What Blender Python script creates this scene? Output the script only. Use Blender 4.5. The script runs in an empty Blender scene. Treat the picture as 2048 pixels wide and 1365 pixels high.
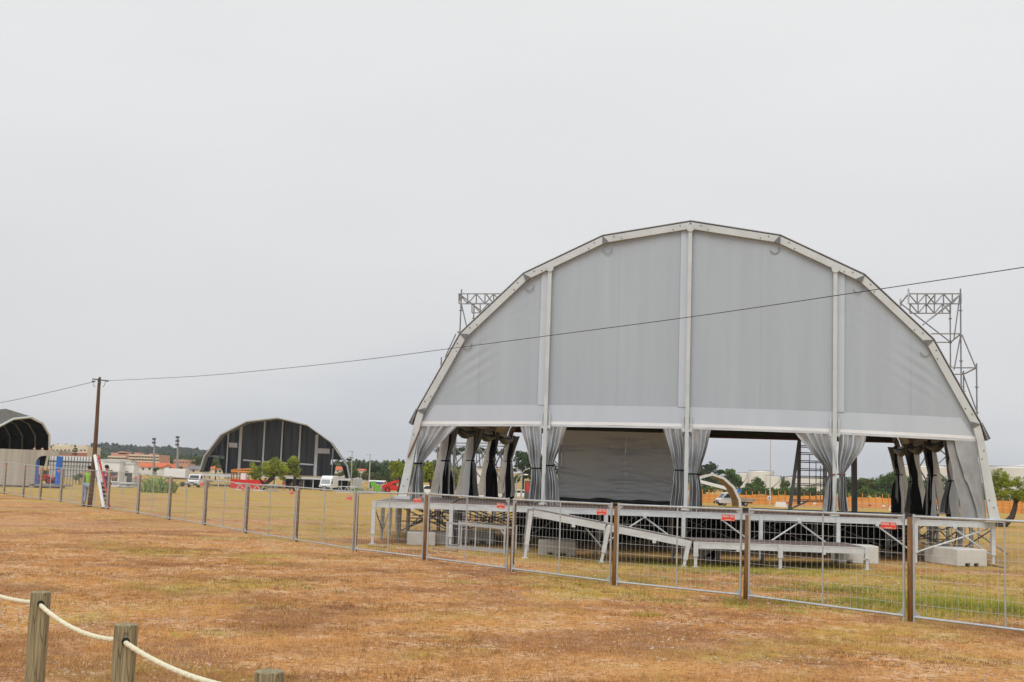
import bpy, bmesh, math, random
import numpy as np
from mathutils import Vector, Matrix

random.seed(7)
rng = np.random.default_rng(7)
S = bpy.context.scene
COL = S.collection
R = math.radians

# ------------------------------------------------------------------ camera model
F, PITCH, ROLL, CH = 2365.0, R(6.2866), R(1.9511), 2.118
cp, sp, cr, sr = math.cos(PITCH), math.sin(PITCH), math.cos(ROLL), math.sin(ROLL)

def ray(px, py):
    dx, dy = px - 1024.0, py - 682.5
    x = cr * dx + sr * dy
    u = -(-sr * dx + cr * dy)
    return Vector((x, F * cp - u * sp, F * sp + u * cp))

def P(px, py, Y):
    """world point seen at photo pixel (px, py) at distance Y in front of the camera"""
    r = ray(px, py)
    k = Y / r.y
    return Vector((r.x * k, Y, CH + r.z * k))

def gz(x, y):
    """height of the field"""
    t = min(1.0, max(0.0, (y - 58.0) / 172.0))
    z = -2.55 * t * t * (3 - 2 * t)
    z -= 0.13 * math.exp(-((x - 4.8) / 4.2) ** 2 - ((y - 30.6) / 2.6) ** 2)
    z -= 0.10 * math.exp(-((x - 7.5) / 3.5) ** 2 - ((y - 17.0) / 3.5) ** 2)
    return z

def XZ(px, Y, z):
    Z = z - CH
    d = Y * cp + Z * sp
    u = -Y * sp + Z * cp
    y = -F * u / d
    x = (px - 1024.0 + sr * y) / cr
    return x * d / F

def base(px, Y):
    """point on the field at photo column px and distance Y"""
    z = gz(0, Y) if Y > 45 else 0.0
    for _ in range(4):
        X = XZ(px, Y, z)
        z = gz(X, Y)
    return Vector((X, Y, z))

def gnd(px, py):
    """point of the field seen at a photo pixel"""
    Y = 3.0
    last = 3.0
    while Y < 400:
        p = P(px, py, Y)
        if p.z < gz(p.x, p.y):
            a, b = last, Y
            for _ in range(30):
                m = (a + b) / 2
                p = P(px, py, m)
                if p.z < gz(p.x, p.y): b = m
                else: a = m
            return P(px, py, b)
        last = Y
        Y *= 1.02
    return P(px, py, 400)

# ------------------------------------------------------------------ materials
MATS = {}
def nodes_of(m):
    m.use_nodes = True
    nt = m.node_tree
    return nt, nt.nodes, nt.links

def mat(name, col, rough=0.6, metal=0.0, var=0.15, scale=3.0, bump=0.0, bscale=None, dark=None, stretch=None, coords='Object', spec=0.5, trans=0.0):
    """principled material whose colour wanders between two tones of itself"""
    if name in MATS: return MATS[name]
    m = bpy.data.materials.new(name)
    nt, N, L = nodes_of(m)
    b = N['Principled BSDF']
    b.inputs['Roughness'].default_value = rough
    b.inputs['Metallic'].default_value = metal
    b.inputs['Specular IOR Level'].default_value = spec
    tc = N.new('ShaderNodeTexCoord')
    mp = N.new('ShaderNodeMapping')
    if stretch: mp.inputs['Scale'].default_value = stretch
    L.new(tc.outputs[coords], mp.inputs['Vector'])
    nz = N.new('ShaderNodeTexNoise')
    nz.inputs['Scale'].default_value = scale
    nz.inputs['Detail'].default_value = 6
    nz.inputs['Roughness'].default_value = 0.62
    L.new(mp.outputs['Vector'], nz.inputs['Vector'])
    rp = N.new('ShaderNodeValToRGB')
    rp.color_ramp.elements[0].position = 0.32
    rp.color_ramp.elements[1].position = 0.68
    c0 = dark if dark else tuple(c * (1 - var) for c in col)
    c1 = tuple(min(1, c * (1 + var * 0.6)) for c in col) if not dark else col
    rp.color_ramp.elements[0].color = (*c0, 1)
    rp.color_ramp.elements[1].color = (*c1, 1)
    L.new(nz.outputs['Fac'], rp.inputs['Fac'])
    L.new(rp.outputs['Color'], b.inputs['Base Color'])
    if bump:
        n2 = N.new('ShaderNodeTexNoise')
        n2.inputs['Scale'].default_value = bscale or scale * 6
        n2.inputs['Detail'].default_value = 4
        L.new(mp.outputs['Vector'], n2.inputs['Vector'])
        bp = N.new('ShaderNodeBump')
        bp.inputs['Strength'].default_value = bump
        bp.inputs['Distance'].default_value = 0.02
        L.new(n2.outputs['Fac'], bp.inputs['Height'])
        L.new(bp.outputs['Normal'], b.inputs['Normal'])
    MATS[name] = m
    return m

def two_sided(name, out, inn, rough=0.45, metal=0.0, var=0.12, scale=2.0, bump=0.15, bscale=9, stretch=None, spec=.5):
    """coated tarpaulin: one colour outside, another inside"""
    m = mat(name, out, rough, metal, var, scale, bump, bscale, stretch=stretch, spec=spec)
    nt, N, L = nodes_of(m)
    b = N['Principled BSDF']
    src = b.inputs['Base Color'].links[0].from_socket
    g = N.new('ShaderNodeNewGeometry')
    mx = N.new('ShaderNodeMix'); mx.data_type = 'RGBA'
    mx.inputs[7].default_value = (*inn, 1)
    L.new(g.outputs['Backfacing'], mx.inputs[0])
    L.new(src, mx.inputs[6])
    L.new(mx.outputs[2], b.inputs['Base Color'])
    return m

def see_through(m, amount):
    """thin cloth that lets some daylight through"""
    nt, N, L = nodes_of(m)
    b = N['Principled BSDF']
    tr = N.new('ShaderNodeBsdfTranslucent'); tr.inputs['Color'].default_value = (.80, .88, .97, 1)
    mx = N.new('ShaderNodeMixShader'); mx.inputs[0].default_value = amount
    L.new(b.outputs[0], mx.inputs[1]); L.new(tr.outputs[0], mx.inputs[2])
    L.new(mx.outputs[0], N['Material Output'].inputs['Surface'])
    return m

def leafmat(name, c0, c1, rough=0.7):
    """foliage: every leaf its own tone between two greens"""
    if name in MATS: return MATS[name]
    m = bpy.data.materials.new(name)
    nt, N, L = nodes_of(m)
    b = N['Principled BSDF']
    b.inputs['Roughness'].default_value = rough
    b.inputs['Specular IOR Level'].default_value = 0.25
    a = N.new('ShaderNodeAttribute'); a.attribute_name = 'tone'
    rp = N.new('ShaderNodeValToRGB')
    rp.color_ramp.elements[0].color = (*c0, 1)
    rp.color_ramp.elements[1].color = (*c1, 1)
    L.new(a.outputs['Fac'], rp.inputs['Fac'])
    L.new(rp.outputs['Color'], b.inputs['Base Color'])
    tr = N.new('ShaderNodeBsdfTranslucent')
    L.new(rp.outputs['Color'], tr.inputs['Color'])
    mx = N.new('ShaderNodeMixShader'); mx.inputs[0].default_value = 0.25
    out = N['Material Output']
    L.new(b.outputs[0], mx.inputs[1]); L.new(tr.outputs[0], mx.inputs[2])
    L.new(mx.outputs[0], out.inputs['Surface'])
    MATS[name] = m
    return m

def cracked(m):
    """drying cracks, knots and dark streaks along the grain"""
    nt, N, L = nodes_of(m)
    b = N['Principled BSDF']
    src = b.inputs['Base Color'].links[0].from_socket
    tc = N.new('ShaderNodeTexCoord'); mp = N.new('ShaderNodeMapping')
    mp.inputs['Scale'].default_value = (1, 1, .05)
    L.new(tc.outputs['Object'], mp.inputs['Vector'])
    vo = N.new('ShaderNodeTexVoronoi'); vo.feature = 'DISTANCE_TO_EDGE'; vo.inputs['Scale'].default_value = 55
    L.new(mp.outputs['Vector'], vo.inputs['Vector'])
    mr = N.new('ShaderNodeMapRange'); mr.inputs[1].default_value = .004; mr.inputs[2].default_value = .035
    mr.inputs[3].default_value = .55; mr.inputs[4].default_value = 1
    L.new(vo.outputs['Distance'], mr.inputs[0])
    kn = N.new('ShaderNodeTexVoronoi'); kn.inputs['Scale'].default_value = 7
    m2 = N.new('ShaderNodeMapping'); m2.inputs['Scale'].default_value = (1, 1, .7); L.new(tc.outputs['Object'], m2.inputs['Vector'])
    L.new(m2.outputs['Vector'], kn.inputs['Vector'])
    k2 = N.new('ShaderNodeMapRange'); k2.inputs[1].default_value = .10; k2.inputs[2].default_value = .17
    k2.inputs[3].default_value = .4; k2.inputs[4].default_value = 1
    L.new(kn.outputs['Distance'], k2.inputs[0])
    mu = N.new('ShaderNodeMath'); mu.operation = 'MULTIPLY'; L.new(mr.outputs[0], mu.inputs[0]); L.new(k2.outputs[0], mu.inputs[1])
    mx = N.new('ShaderNodeMix'); mx.data_type = 'RGBA'; mx.blend_type = 'MULTIPLY'; mx.inputs[0].default_value = 1
    L.new(src, mx.inputs[6]); L.new(mu.outputs[0], mx.inputs[7])
    L.new(mx.outputs[2], b.inputs['Base Color'])
    bp = N.new('ShaderNodeBump'); bp.inputs['Strength'].default_value = .9; bp.inputs['Distance'].default_value = .01
    L.new(mu.outputs[0], bp.inputs['Height']); L.new(bp.outputs['Normal'], b.inputs['Normal'])

galv = mat('galvanised_steel', (.50, .53, .54), .42, .55, .18, 6)
wire_m = mat('wire_steel', (.55, .57, .57), .45, .4, .1, 6)
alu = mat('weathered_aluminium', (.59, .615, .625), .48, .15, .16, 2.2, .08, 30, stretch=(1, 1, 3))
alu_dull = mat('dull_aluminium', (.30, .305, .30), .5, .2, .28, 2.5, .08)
cream = mat('cream_painted_beam', (.55, .575, .565), .5, 0, .13, 1.4, .05)
cream_dirty = mat('dirty_cream_beam', (.50, .48, .42), .55, 0, .25, 1.5, .05)
dark_steel = mat('dark_grey_steel', (.10, .10, .105), .5, .3, .2, 3)
rust = mat('rusty_steel', (.20, .10, .05), .8, .1, .4, 9)
black = mat('black_cloth', (.005, .0055, .006), .9, 0, .3, 2, .2, 8, spec=.04)
rubber = mat('black_rubber', (.02, .02, .02), .75, 0, .2, 8)
concrete = mat('cast_concrete', (.47, .45, .41), .85, 0, .18, 2.2, .25, 22)
concrete_pale = mat('pale_concrete', (.62, .61, .56), .85, 0, .13, 1.8, .25, 22)
red_plate = mat('red_sign_plate', (.75, .06, .025), .5, 0, .05, 3)
white_paint = mat('white_paint', (.78, .79, .79), .38, 0, .06, 2)
white_mark = mat('white_lettering', (.72, .62, .58), .5, 0, .05, 2)
glass_dark = mat('dark_window_glass', (.03, .04, .045), .08, 0, .2, 2, spec=.8)
fabric_grey = mat('grey_gable_fabric', (.395, .438, .475), .58, 0, .06, .8, .03, 3, stretch=(3.0, 3.0, .16))
def seams(m, ang, pitch=2.07, depth=.93):
    """welded seams: narrow, slightly darker vertical lines at a regular pitch"""
    nt, N, L = nodes_of(m)
    b = N['Principled BSDF']
    src = b.inputs['Base Color'].links[0].from_socket
    tc = N.new('ShaderNodeTexCoord'); mp = N.new('ShaderNodeMapping')
    mp.vector_type = 'POINT'; mp.inputs['Rotation'].default_value = (0, 0, ang)
    L.new(tc.outputs['Object'], mp.inputs['Vector'])
    sx = N.new('ShaderNodeSeparateXYZ'); L.new(mp.outputs['Vector'], sx.inputs[0])
    md = N.new('ShaderNodeMath'); md.operation = 'PINGPONG'; md.inputs[1].default_value = pitch / 2
    L.new(sx.outputs['X'], md.inputs[0])
    lt = N.new('ShaderNodeMath'); lt.operation = 'LESS_THAN'; lt.inputs[1].default_value = .022
    L.new(md.outputs[0], lt.inputs[0])
    mx = N.new('ShaderNodeMix'); mx.data_type = 'RGBA'; mx.blend_type = 'MULTIPLY'
    mx.inputs[7].default_value = (depth, depth, depth, 1)
    L.new(lt.outputs[0], mx.inputs[0]); L.new(src, mx.inputs[6])
    L.new(mx.outputs[2], b.inputs['Base Color'])
seams(fabric_grey, R(10.3259))
fabric_band = mat('pale_fabric_band', (.51, .555, .61), .55, 0, .05, .6, .04, 3, stretch=(2.2, 2.2, .3))
silver = two_sided('silver_tarpaulin', (.47, .485, .495), (.006, .0065, .007), .30, .5, .2, 1.4, .12, 5)
silver_dull = two_sided('dull_silver_tarpaulin', (.36, .37, .375), (.012, .013, .013), .42, .2, .2, 1.4, .25, 7)
roof_fab = two_sided('silver_roof_fabric', (.50, .50, .52), (.05, .05, .045), .5, 0, .15, .6, .1, 2)
see_through(roof_fab, .10)
ply = mat('brown_stage_plywood', (.15, .105, .09), .62, 0, .35, 1.6, .1, 30)
wood_post = mat('brown_treated_wood', (.38, .185, .05), .62, 0, 0, 5, .3, 40, dark=(.10, .048, .02), stretch=(3, 3, .35))
wood_grey = mat('weathered_round_wood', (.40, .335, .19), .8, 0, 0, 9, .6, 70, dark=(.17, .14, .075), stretch=(5, 5, .22))
cracked(wood_grey)
pole_wood = mat('dark_pole_wood', (.13, .07, .035), .85, 0, .45, 5, .4, 40, stretch=(3, 3, .3))
plank = mat('pale_timber', (.42, .30, .17), .75, 0, .3, 5, .2, 30)

# ------------------------------------------------------------------ mesh builder
class MB:
    def __init__(s):
        s.v, s.f, s.m = [], [], []
        s.mi = 0
    def add(s, vs, fs):
        o = len(s.v)
        s.v += [tuple(q) for q in vs]
        for f in fs:
            s.f.append([o + i for i in f]); s.m.append(s.mi)
        return s
    def quad(s, a, b, c, d): return s.add([a, b, c, d], [(0, 1, 2, 3)])
    def frame_bar(s, p, q, ux, uy):
        """eight-cornered bar from p to q with half-size vectors ux, uy"""
        vs = []
        for e in (p, q):
            for a, b in ((-1, -1), (1, -1), (1, 1), (-1, 1)):
                vs.append(e + ux * a + uy * b)
        return s.add(vs, [(3, 2, 1, 0), (4, 5, 6, 7), (0, 1, 5, 4), (1, 2, 6, 5), (2, 3, 7, 6), (3, 0, 4, 7)])
    def bar(s, p, q, w, h=None, up=None):
        p, q = Vector(p), Vector(q)
        h = h or w
        d = (q - p).normalized()
        up = Vector(up) if up is not None else Vector((0, 0, 1))
        if abs(d.dot(up)) > .98: up = Vector((0, 1, 0))
        x = d.cross(up).normalized(); y = x.cross(d).normalized()
        return s.frame_bar(p, q, x * w / 2, y * h / 2)
    def box(s, c, size, rz=0.0):
        c = Vector(c)
        ax = Vector((math.cos(rz), math.sin(rz), 0)) * size[0] / 2
        ay = Vector((-math.sin(rz), math.cos(rz), 0)) * size[1] / 2
        z = Vector((0, 0, size[2] / 2))
        return s.frame_bar(c - z, c + z, ax, ay)
    def tube(s, pts, r, n=6, caps=True):
        pts = [Vector(p) for p in pts]
        rs = r if isinstance(r, (list, tuple)) else [r] * len(pts)
        vs, fs = [], []
        up = None
        for i, p in enumerate(pts):
            a = pts[max(0, i - 1)]; b = pts[min(len(pts) - 1, i + 1)]
            d = (b - a).normalized()
            if up is None:
                up = Vector((0, 0, 1)) if abs(d.z) < .9 else Vector((0, 1, 0))
            x = d.cross(up)
            if x.length < 1e-4: x = d.cross(Vector((1, 0, 0)))
            x.normalize(); y = x.cross(d).normalized(); up = y
            for k in range(n):
                t = 2 * math.pi * k / n
                vs.append(p + (x * math.cos(t) + y * math.sin(t)) * rs[i])
        for i in range(len(pts) - 1):
            for k in range(n):
                k2 = (k + 1) % n
                fs.append((i * n + k, i * n + k2, (i + 1) * n + k2, (i + 1) * n + k))
        if caps:
            fs.append(tuple(range(n - 1, -1, -1)))
            fs.append(tuple((len(pts) - 1) * n + k for k in range(n)))
        return s.add(vs, fs)
    def disc(s, c, nrm, r, t=.02, n=14):
        c, nrm = Vector(c), Vector(nrm).normalized()
        return s.tube([c - nrm * t / 2, c + nrm * t / 2], r, n)
    def prism(s, outline, vec):
        """closed outline (list of points) extruded by vec"""
        n = len(outline)
        a = [Vector(p) for p in outline]; b = [p + Vector(vec) for p in a]
        fs = [tuple(range(n - 1, -1, -1)), tuple(range(n, 2 * n))]
        for i in range(n):
            j = (i + 1) % n
            fs.append((i, j, n + j, n + i))
        return s.add(a + b, fs)
    def sheet(s, fn, nu, nv):
        vs = [fn(i / nu, j / nv) for j in range(nv + 1) for i in range(nu + 1)]
        fs = []
        for j in range(nv):
            for i in range(nu):
                a = j * (nu + 1) + i
                fs.append((a, a + 1, a + nu + 2, a + nu + 1))
        return s.add(vs, fs)
    def ball(s, c, rad, nu=10, nv=7):
        c = Vector(c)
        rx, ry, rz = rad if isinstance(rad, (tuple, list)) else (rad,) * 3
        return s.sheet(lambda u, v: c + Vector((rx * math.cos(2 * math.pi * u) * math.sin(math.pi * v), ry * math.sin(2 * math.pi * u) * math.sin(math.pi * v), -rz * math.cos(math.pi * v))), nu, nv)
    def build(s, name, mats, parent=None, loc=None, smooth=False, bevel=0.0):
        me = bpy.data.meshes.new(name)
        off = Vector(loc) if loc is not None else Vector((0, 0, 0))
        vs = [tuple(Vector(q) - off) for q in s.v] if loc is not None else s.v
        me.from_pydata(vs, [], s.f)
        mats = mats if isinstance(mats, (list, tuple)) else [mats]
        for m in mats: me.materials.append(m)
        if len(mats) > 1: me.polygons.foreach_set('material_index', s.m)
        if smooth: me.polygons.foreach_set('use_smooth', [True] * len(me.polygons))
        me.update()
        o = bpy.data.objects.new(name, me)
        COL.objects.link(o)
        if loc is not None: o.location = off
        if parent is not None:
            o.parent = parent
            o.matrix_parent_inverse = Matrix.Identity(4)
            if loc is None: pass
        if bevel:
            md = o.modifiers.new('edge', 'BEVEL'); md.width = bevel; md.segments = 2; md.limit_method = 'ANGLE'
        return o

def tag(o, label=None, cat=None, group=None, kind=None):
    if label: o['label'] = label
    if cat: o['category'] = cat
    if group: o['group'] = group
    if kind: o['kind'] = kind
    return o

def empty(name, label, cat, loc=(0, 0, 0), rz=0.0, group=None):
    o = bpy.data.objects.new(name, None)
    o.empty_display_size = .3
    COL.objects.link(o)
    o.location = loc; o.rotation_euler = (0, 0, rz)
    return tag(o, label, cat, group)

def local(root):
    """world -> local converter for a root that is not rotated"""
    l = Vector(root.location)
    return lambda p: Vector(p) - l

def copy_tree(o, parent=None):
    kids = [c for c in COL.objects if c.parent == o]
    c = o.copy(); COL.objects.link(c)
    if parent is not None: c.parent = parent
    for k in kids: copy_tree(k, c)
    return c

def np_mesh(name, V, Fq, tone=None, mats=None, parent=None, k=4):
    """fast mesh from numpy arrays; Fq is (n,k) faces; tone per face"""
    me = bpy.data.meshes.new(name)
    nv, nf = len(V), len(Fq)
    me.vertices.add(nv); me.loops.add(nf * k); me.polygons.add(nf)
    me.vertices.foreach_set('co', np.asarray(V, dtype=np.float32).ravel())
    me.loops.foreach_set('vertex_index', np.asarray(Fq, dtype=np.int32).ravel())
    me.polygons.foreach_set('loop_start', np.arange(0, nf * k, k, dtype=np.int32))
    me.update(calc_edges=True)
    if tone is not None:
        at = me.attributes.new('tone', 'FLOAT', 'FACE')
        at.data.foreach_set('value', np.asarray(tone, dtype=np.float32))
    for m in (mats if isinstance(mats, (list, tuple)) else [mats]): me.materials.append(m)
    o = bpy.data.objects.new(name, me)
    COL.objects.link(o)
    if parent is not None: o.parent = parent
    return o
def part(mb, name, mats, parent, world=True, **kw):
    """build mb as a child; world=True: the builder holds world coordinates"""
    if world:
        off = Vector((0, 0, 0)); p = parent
        while p is not None:
            off += Vector(p.location); p = p.parent
        mb.v = [tuple(Vector(q) - off) for q in mb.v]
    return mb.build(name, mats, parent, **kw)

# ------------------------------------------------------------------ world and camera
def make_world():
    w = bpy.data.worlds.new("World"); S.world = w
    w.use_nodes = True
    nt = w.node_tree; N = nt.nodes; L = nt.links
    bg = N['Background']
    tc = N.new('ShaderNodeTexCoord')
    sep = N.new('ShaderNodeSeparateXYZ')
    L.new(tc.outputs['Generated'], sep.inputs[0])
    # slow, very low contrast cloud structure wanders through the elevation
    mp = N.new('ShaderNodeMapping'); mp.inputs['Scale'].default_value = (1.0, 1.0, 3.5)
    L.new(tc.outputs['Generated'], mp.inputs['Vector'])
    nz = N.new('ShaderNodeTexNoise'); nz.inputs['Scale'].default_value = 2.6; nz.inputs['Detail'].default_value = 7; nz.inputs['Roughness'].default_value = .5
    L.new(mp.outputs['Vector'], nz.inputs['Vector'])
    ma = N.new('ShaderNodeMath'); ma.operation = 'MULTIPLY_ADD'
    ma.inputs[1].default_value = .30; ma.inputs[2].default_value = -.15
    L.new(nz.outputs['Fac'], ma.inputs[0])
    ad = N.new('ShaderNodeMath'); ad.operation = 'ADD'
    L.new(sep.outputs['Z'], ad.inputs[0]); L.new(ma.outputs[0], ad.inputs[1])
    rp = N.new('ShaderNodeValToRGB')
    cs = [(0.0, (.525, .545, .58)), (.04, (.555, .572, .60)), (.10, (.625, .629, .638)), (.20, (.665, .668, .672)), (.34, (.715, .715, .715)), (1.0, (.93, .93, .94))]
    e = rp.color_ramp.elements
    e[0].position, e[0].color = cs[0][0], (*cs[0][1], 1)
    e[1].position, e[1].color = cs[-1][0], (*cs[-1][1], 1)
    for p, c in cs[1:-1]:
        q = e.new(p); q.color = (*c, 1)
    L.new(ad.outputs[0], rp.inputs['Fac'])
    sky = N.new('ShaderNodeTexSky'); sky.sky_type = 'NISHITA'; sky.sun_disc = False
    sky.sun_elevation = R(52); sky.sun_rotation = R(200)
    mx = N.new('ShaderNodeMix'); mx.data_type = 'RGBA'; mx.blend_type = 'ADD'; mx.inputs[0].default_value = .004
    L.new(rp.outputs['Color'], mx.inputs[6]); L.new(sky.outputs['Color'], mx.inputs[7])
    L.new(mx.outputs[2], bg.inputs['Color'])
    bg.inputs['Strength'].default_value = 1.12
make_world()
sun = bpy.data.objects.new('sun', bpy.data.lights.new('sun', 'SUN'))
sun.data.energy = 1.5; sun.data.angle = R(38); sun.data.color = (1, .985, .965)
COL.objects.link(sun)
az, el = R(200), R(52)
sd = Vector((math.sin(az) * math.cos(el), math.cos(az) * math.cos(el), math.sin(el)))   # towards the sun: behind the camera
sun.rotation_euler = sd.to_track_quat('Z', 'Y').to_euler()

cam = bpy.data.objects.new('camera', bpy.data.cameras.new('camera'))
COL.objects.link(cam); S.camera = cam
cam.data.sensor_width = 36.0; cam.data.lens = F / 2048 * 36
cam.data.clip_end = 9000; cam.data.clip_start = .1
cam.matrix_world = Matrix.Translation((0, 0, CH)) @ Matrix.Rotation(R(90) + PITCH, 4, 'X') @ Matrix.Rotation(ROLL, 4, 'Z')
S.view_settings.view_transform = 'Standard'; S.view_settings.look = 'None'
S.view_settings.exposure = 0; S.view_settings.gamma = 1
S.render.engine = 'CYCLES'
S.cycles.use_denoising = True
S.cycles.max_bounces = 6; S.cycles.diffuse_bounces = 3; S.cycles.glossy_bounces = 2; S.cycles.volume_bounces = 0
S.cycles.transparent_max_bounces = 8

# ------------------------------------------------------------------ ground
def ground_material():
    m = bpy.data.materials.new('dry_grass_field')
    nt, N, L = nodes_of(m)
    b = N['Principled BSDF']; b.inputs['Roughness'].default_value = .95; b.inputs['Specular IOR Level'].default_value = .1
    tc = N.new('ShaderNodeTexCoord')
    def noise(scale, detail=6, rough=.6, sc=(1, 1, 1), off=(0, 0, 0)):
        mp = N.new('ShaderNodeMapping'); mp.inputs['Scale'].default_value = sc; mp.inputs['Location'].default_value = off
        L.new(tc.outputs['Object'], mp.inputs['Vector'])
        n = N.new('ShaderNodeTexNoise'); n.inputs['Scale'].default_value = scale
        n.inputs['Detail'].default_value = detail; n.inputs['Roughness'].default_value = rough
        L.new(mp.outputs['Vector'], n.inputs['Vector'])
        return n.outputs['Fac']
    def ramp(src, stops):
        r = N.new('ShaderNodeValToRGB'); e = r.color_ramp.elements
        e[0].position, e[0].color = stops[0][0], (*stops[0][1], 1)
        e[1].position, e[1].color = stops[-1][0], (*stops[-1][1], 1)
        for p, c in stops[1:-1]:
            q = e.new(p); q.color = (*c, 1)
        L.new(src, r.inputs['Fac']); return r.outputs['Color']
    def mask(src, lo, hi):
        r = N.new('ShaderNodeMapRange'); r.inputs[1].default_value = lo; r.inputs[2].default_value = hi
        r.clamp = True
        L.new(src, r.inputs[0]); return r.outputs[0]
    def math_(op, a, c):
        q = N.new('ShaderNodeMath'); q.operation = op
        for i, s in enumerate((a, c)):
            if isinstance(s, (int, float)): q.inputs[i].default_value = s
            else: L.new(s, q.inputs[i])
        return q.outputs[0]
    def mix(f, a, c):
        q = N.new('ShaderNodeMix'); q.data_type = 'RGBA'
        L.new(f, q.inputs[0])
        for i, s in ((6, a), (7, c)):
            if isinstance(s, tuple): q.inputs[i].default_value = (*s, 1)
            else: L.new(s, q.inputs[i])
        return q.outputs[2]
    straw = ramp(noise(.38, 9, .70), [(.28, (.29, .110, .032)), (.42, (.47, .212, .066)), (.56, (.57, .29, .098)), (.74, (.50, .295, .070))])
    fine = noise(9, 6, .75, sc=(1, 1, 1))
    c = mix(mask(fine, .51, .36), straw, (.17, .070, .024))
    c = mix(math_('MULTIPLY', mask(noise(16, 5, .8, sc=(1, 1, 1), off=(1, 2, 0)), .54, .66), .7), c, (.70, .45, .21))
    sand = math_('MULTIPLY', mask(noise(1.3, 7, .7, sc=(1, 1, 1), off=(3, 9, 0)), .46, .59), mask(noise(9, 5, .8), .45, .56))
    c = mix(math_('MULTIPLY', sand, .9), c, (.66, .47, .31))
    brown = math_('MULTIPLY', mask(noise(.33, 7, .65, off=(20, 4, 0)), .48, .60), .7)
    c = mix(brown, c, (.21, .090, .042))
    # olive and yellow growth: some everywhere, more of it out beyond the fence line
    sep = N.new('ShaderNodeSeparateXYZ'); L.new(tc.outputs['Object'], sep.inputs[0])
    far = mask(math_('ADD', sep.outputs['Y'], math_('MULTIPLY', sep.outputs['X'], 1.25)), 24, 34)
    gn = noise(.28, 7, .62, sc=(1, .9, 1), off=(7, 31, 0))
    g = math_('MULTIPLY', mask(math_('ADD', gn, math_('MULTIPLY', far, .16)), .53, .66), mask(noise(6, 5, .7), .30, .60))
    c = mix(math_('MULTIPLY', g, .8), c, (.37, .315, .045))
    pk = math_('MULTIPLY', mask(sep.outputs['Y'], 26, 42), mask(noise(.11, 7, .62, sc=(.6, 1.6, 1), off=(60, 3, 0)), .47, .58))
    c = mix(math_('MULTIPLY', pk, .75), c, (.44, .25, .135))
    yl = math_('MULTIPLY', mask(sep.outputs['Y'], 45, 75), mask(noise(.06, 6, .6, sc=(.5, 2.2, 1), off=(0, 50, 0)), .42, .60))
    c = mix(math_('MULTIPLY', yl, .62), c, (.40, .30, .040))
    L.new(c, b.inputs['Base Color'])
    bp = N.new('ShaderNodeBump'); bp.inputs['Strength'].default_value = .55; bp.inputs['Distance'].default_value = .06
    L.new(math_('ADD', noise(7, 8, .75), math_('MULTIPLY', noise(1.2, 4), 1.5)), bp.inputs['Height'])
    L.new(bp.outputs['Normal'], b.inputs['Normal'])
    return m

def make_ground():
    ys = list(np.arange(-12, 60, .8)) + list(np.arange(60, 260, 6)) + [280, 320, 400, 520, 700, 1000, 1500, 2300, 3600]
    def xs_for(y): return None
    xs = sorted(set([-3200, -2000, -1200, -700, -400, -250, -160, -110, -80, -60, -45, -36] + list(np.arange(-30, 30.1, 1.0)) + [36, 45, 60, 80, 110, 160, 250, 400, 700, 1200, 2000, 3200]))
    V = []
    for y in ys:
        for x in xs:
            V.append((x, y, gz(x, y)))
    nx = len(xs)
    Fq = [(j * nx + i, j * nx + i + 1, (j + 1) * nx + i + 1, (j + 1) * nx + i) for j in range(len(ys) - 1) for i in range(nx - 1)]
    o = np_mesh('ground', V, Fq, mats=ground_material())
    o.data.polygons.foreach_set('use_smooth', [True] * len(o.data.polygons))
    tag(o, kind='structure', label='dry orange brown grass field with sandy and olive patches')
make_ground()

WAVES = [(rng.normal(size=2) * f, rng.random() * 6.28, a) for f, a in ((.5, 1), (.7, 1), (.9, .9), (1.3, .8), (1.9, .7), (2.6, .6), (3.9, .5), (5.5, .4), (8, .35))]
def patch(C):
    v = np.zeros(len(C))
    for k_, ph, a in WAVES: v += a * np.sin(C @ k_ + ph)
    return v / 2.0
def thin(C): return rng.random(len(C)) < np.clip(.62 + .55 * patch(C), .06, 1)
def blades(name, n, area, hgt, wid, m, label, cat, clump=9, spread=.10, mask=None):
    """short blades of grass standing in clumps; area() gives clump centres"""
    V = []; T = []
    k = n // clump
    C = area(k)
    if mask is not None: C = C[mask(C)]
    k = len(C)
    pn = patch(C)
    tone_c = np.clip(.5 + .34 * patch(C * 1.7 + 40) + rng.normal(0, .22, k), 0, 1)
    cx = np.repeat(C[:, 0], clump) + rng.normal(0, spread, k * clump)
    cy = np.repeat(C[:, 1], clump) + rng.normal(0, spread, k * clump)
    tone = np.clip(np.repeat(tone_c, clump) * .7 + rng.random(k * clump) * .4 - .05, 0, 1)
    zz = np.array([gz(a, c) for a, c in zip(cx, cy)])
    a = rng.random(k * clump) * 2 * np.pi
    h = hgt * (.45 + rng.random(k * clump) * .9)
    w = wid * (.6 + rng.random(k * clump) * .8)
    lean = rng.normal(0, .55, (k * clump, 2)) * h[:, None]
    b0 = np.stack([cx - np.cos(a) * w, cy - np.sin(a) * w, zz - .01], 1)
    b1 = np.stack([cx + np.cos(a) * w, cy + np.sin(a) * w, zz - .01], 1)
    t = np.stack([cx + lean[:, 0], cy + lean[:, 1], zz + h], 1)
    V = np.stack([b0, b1, t], 1).reshape(-1, 3)
    Fq = np.arange(len(V)).reshape(-1, 3)
    o = np_mesh(name, V, Fq, tone, m, k=3)
    return tag(o, label=label, cat=cat, kind='stuff')

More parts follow.
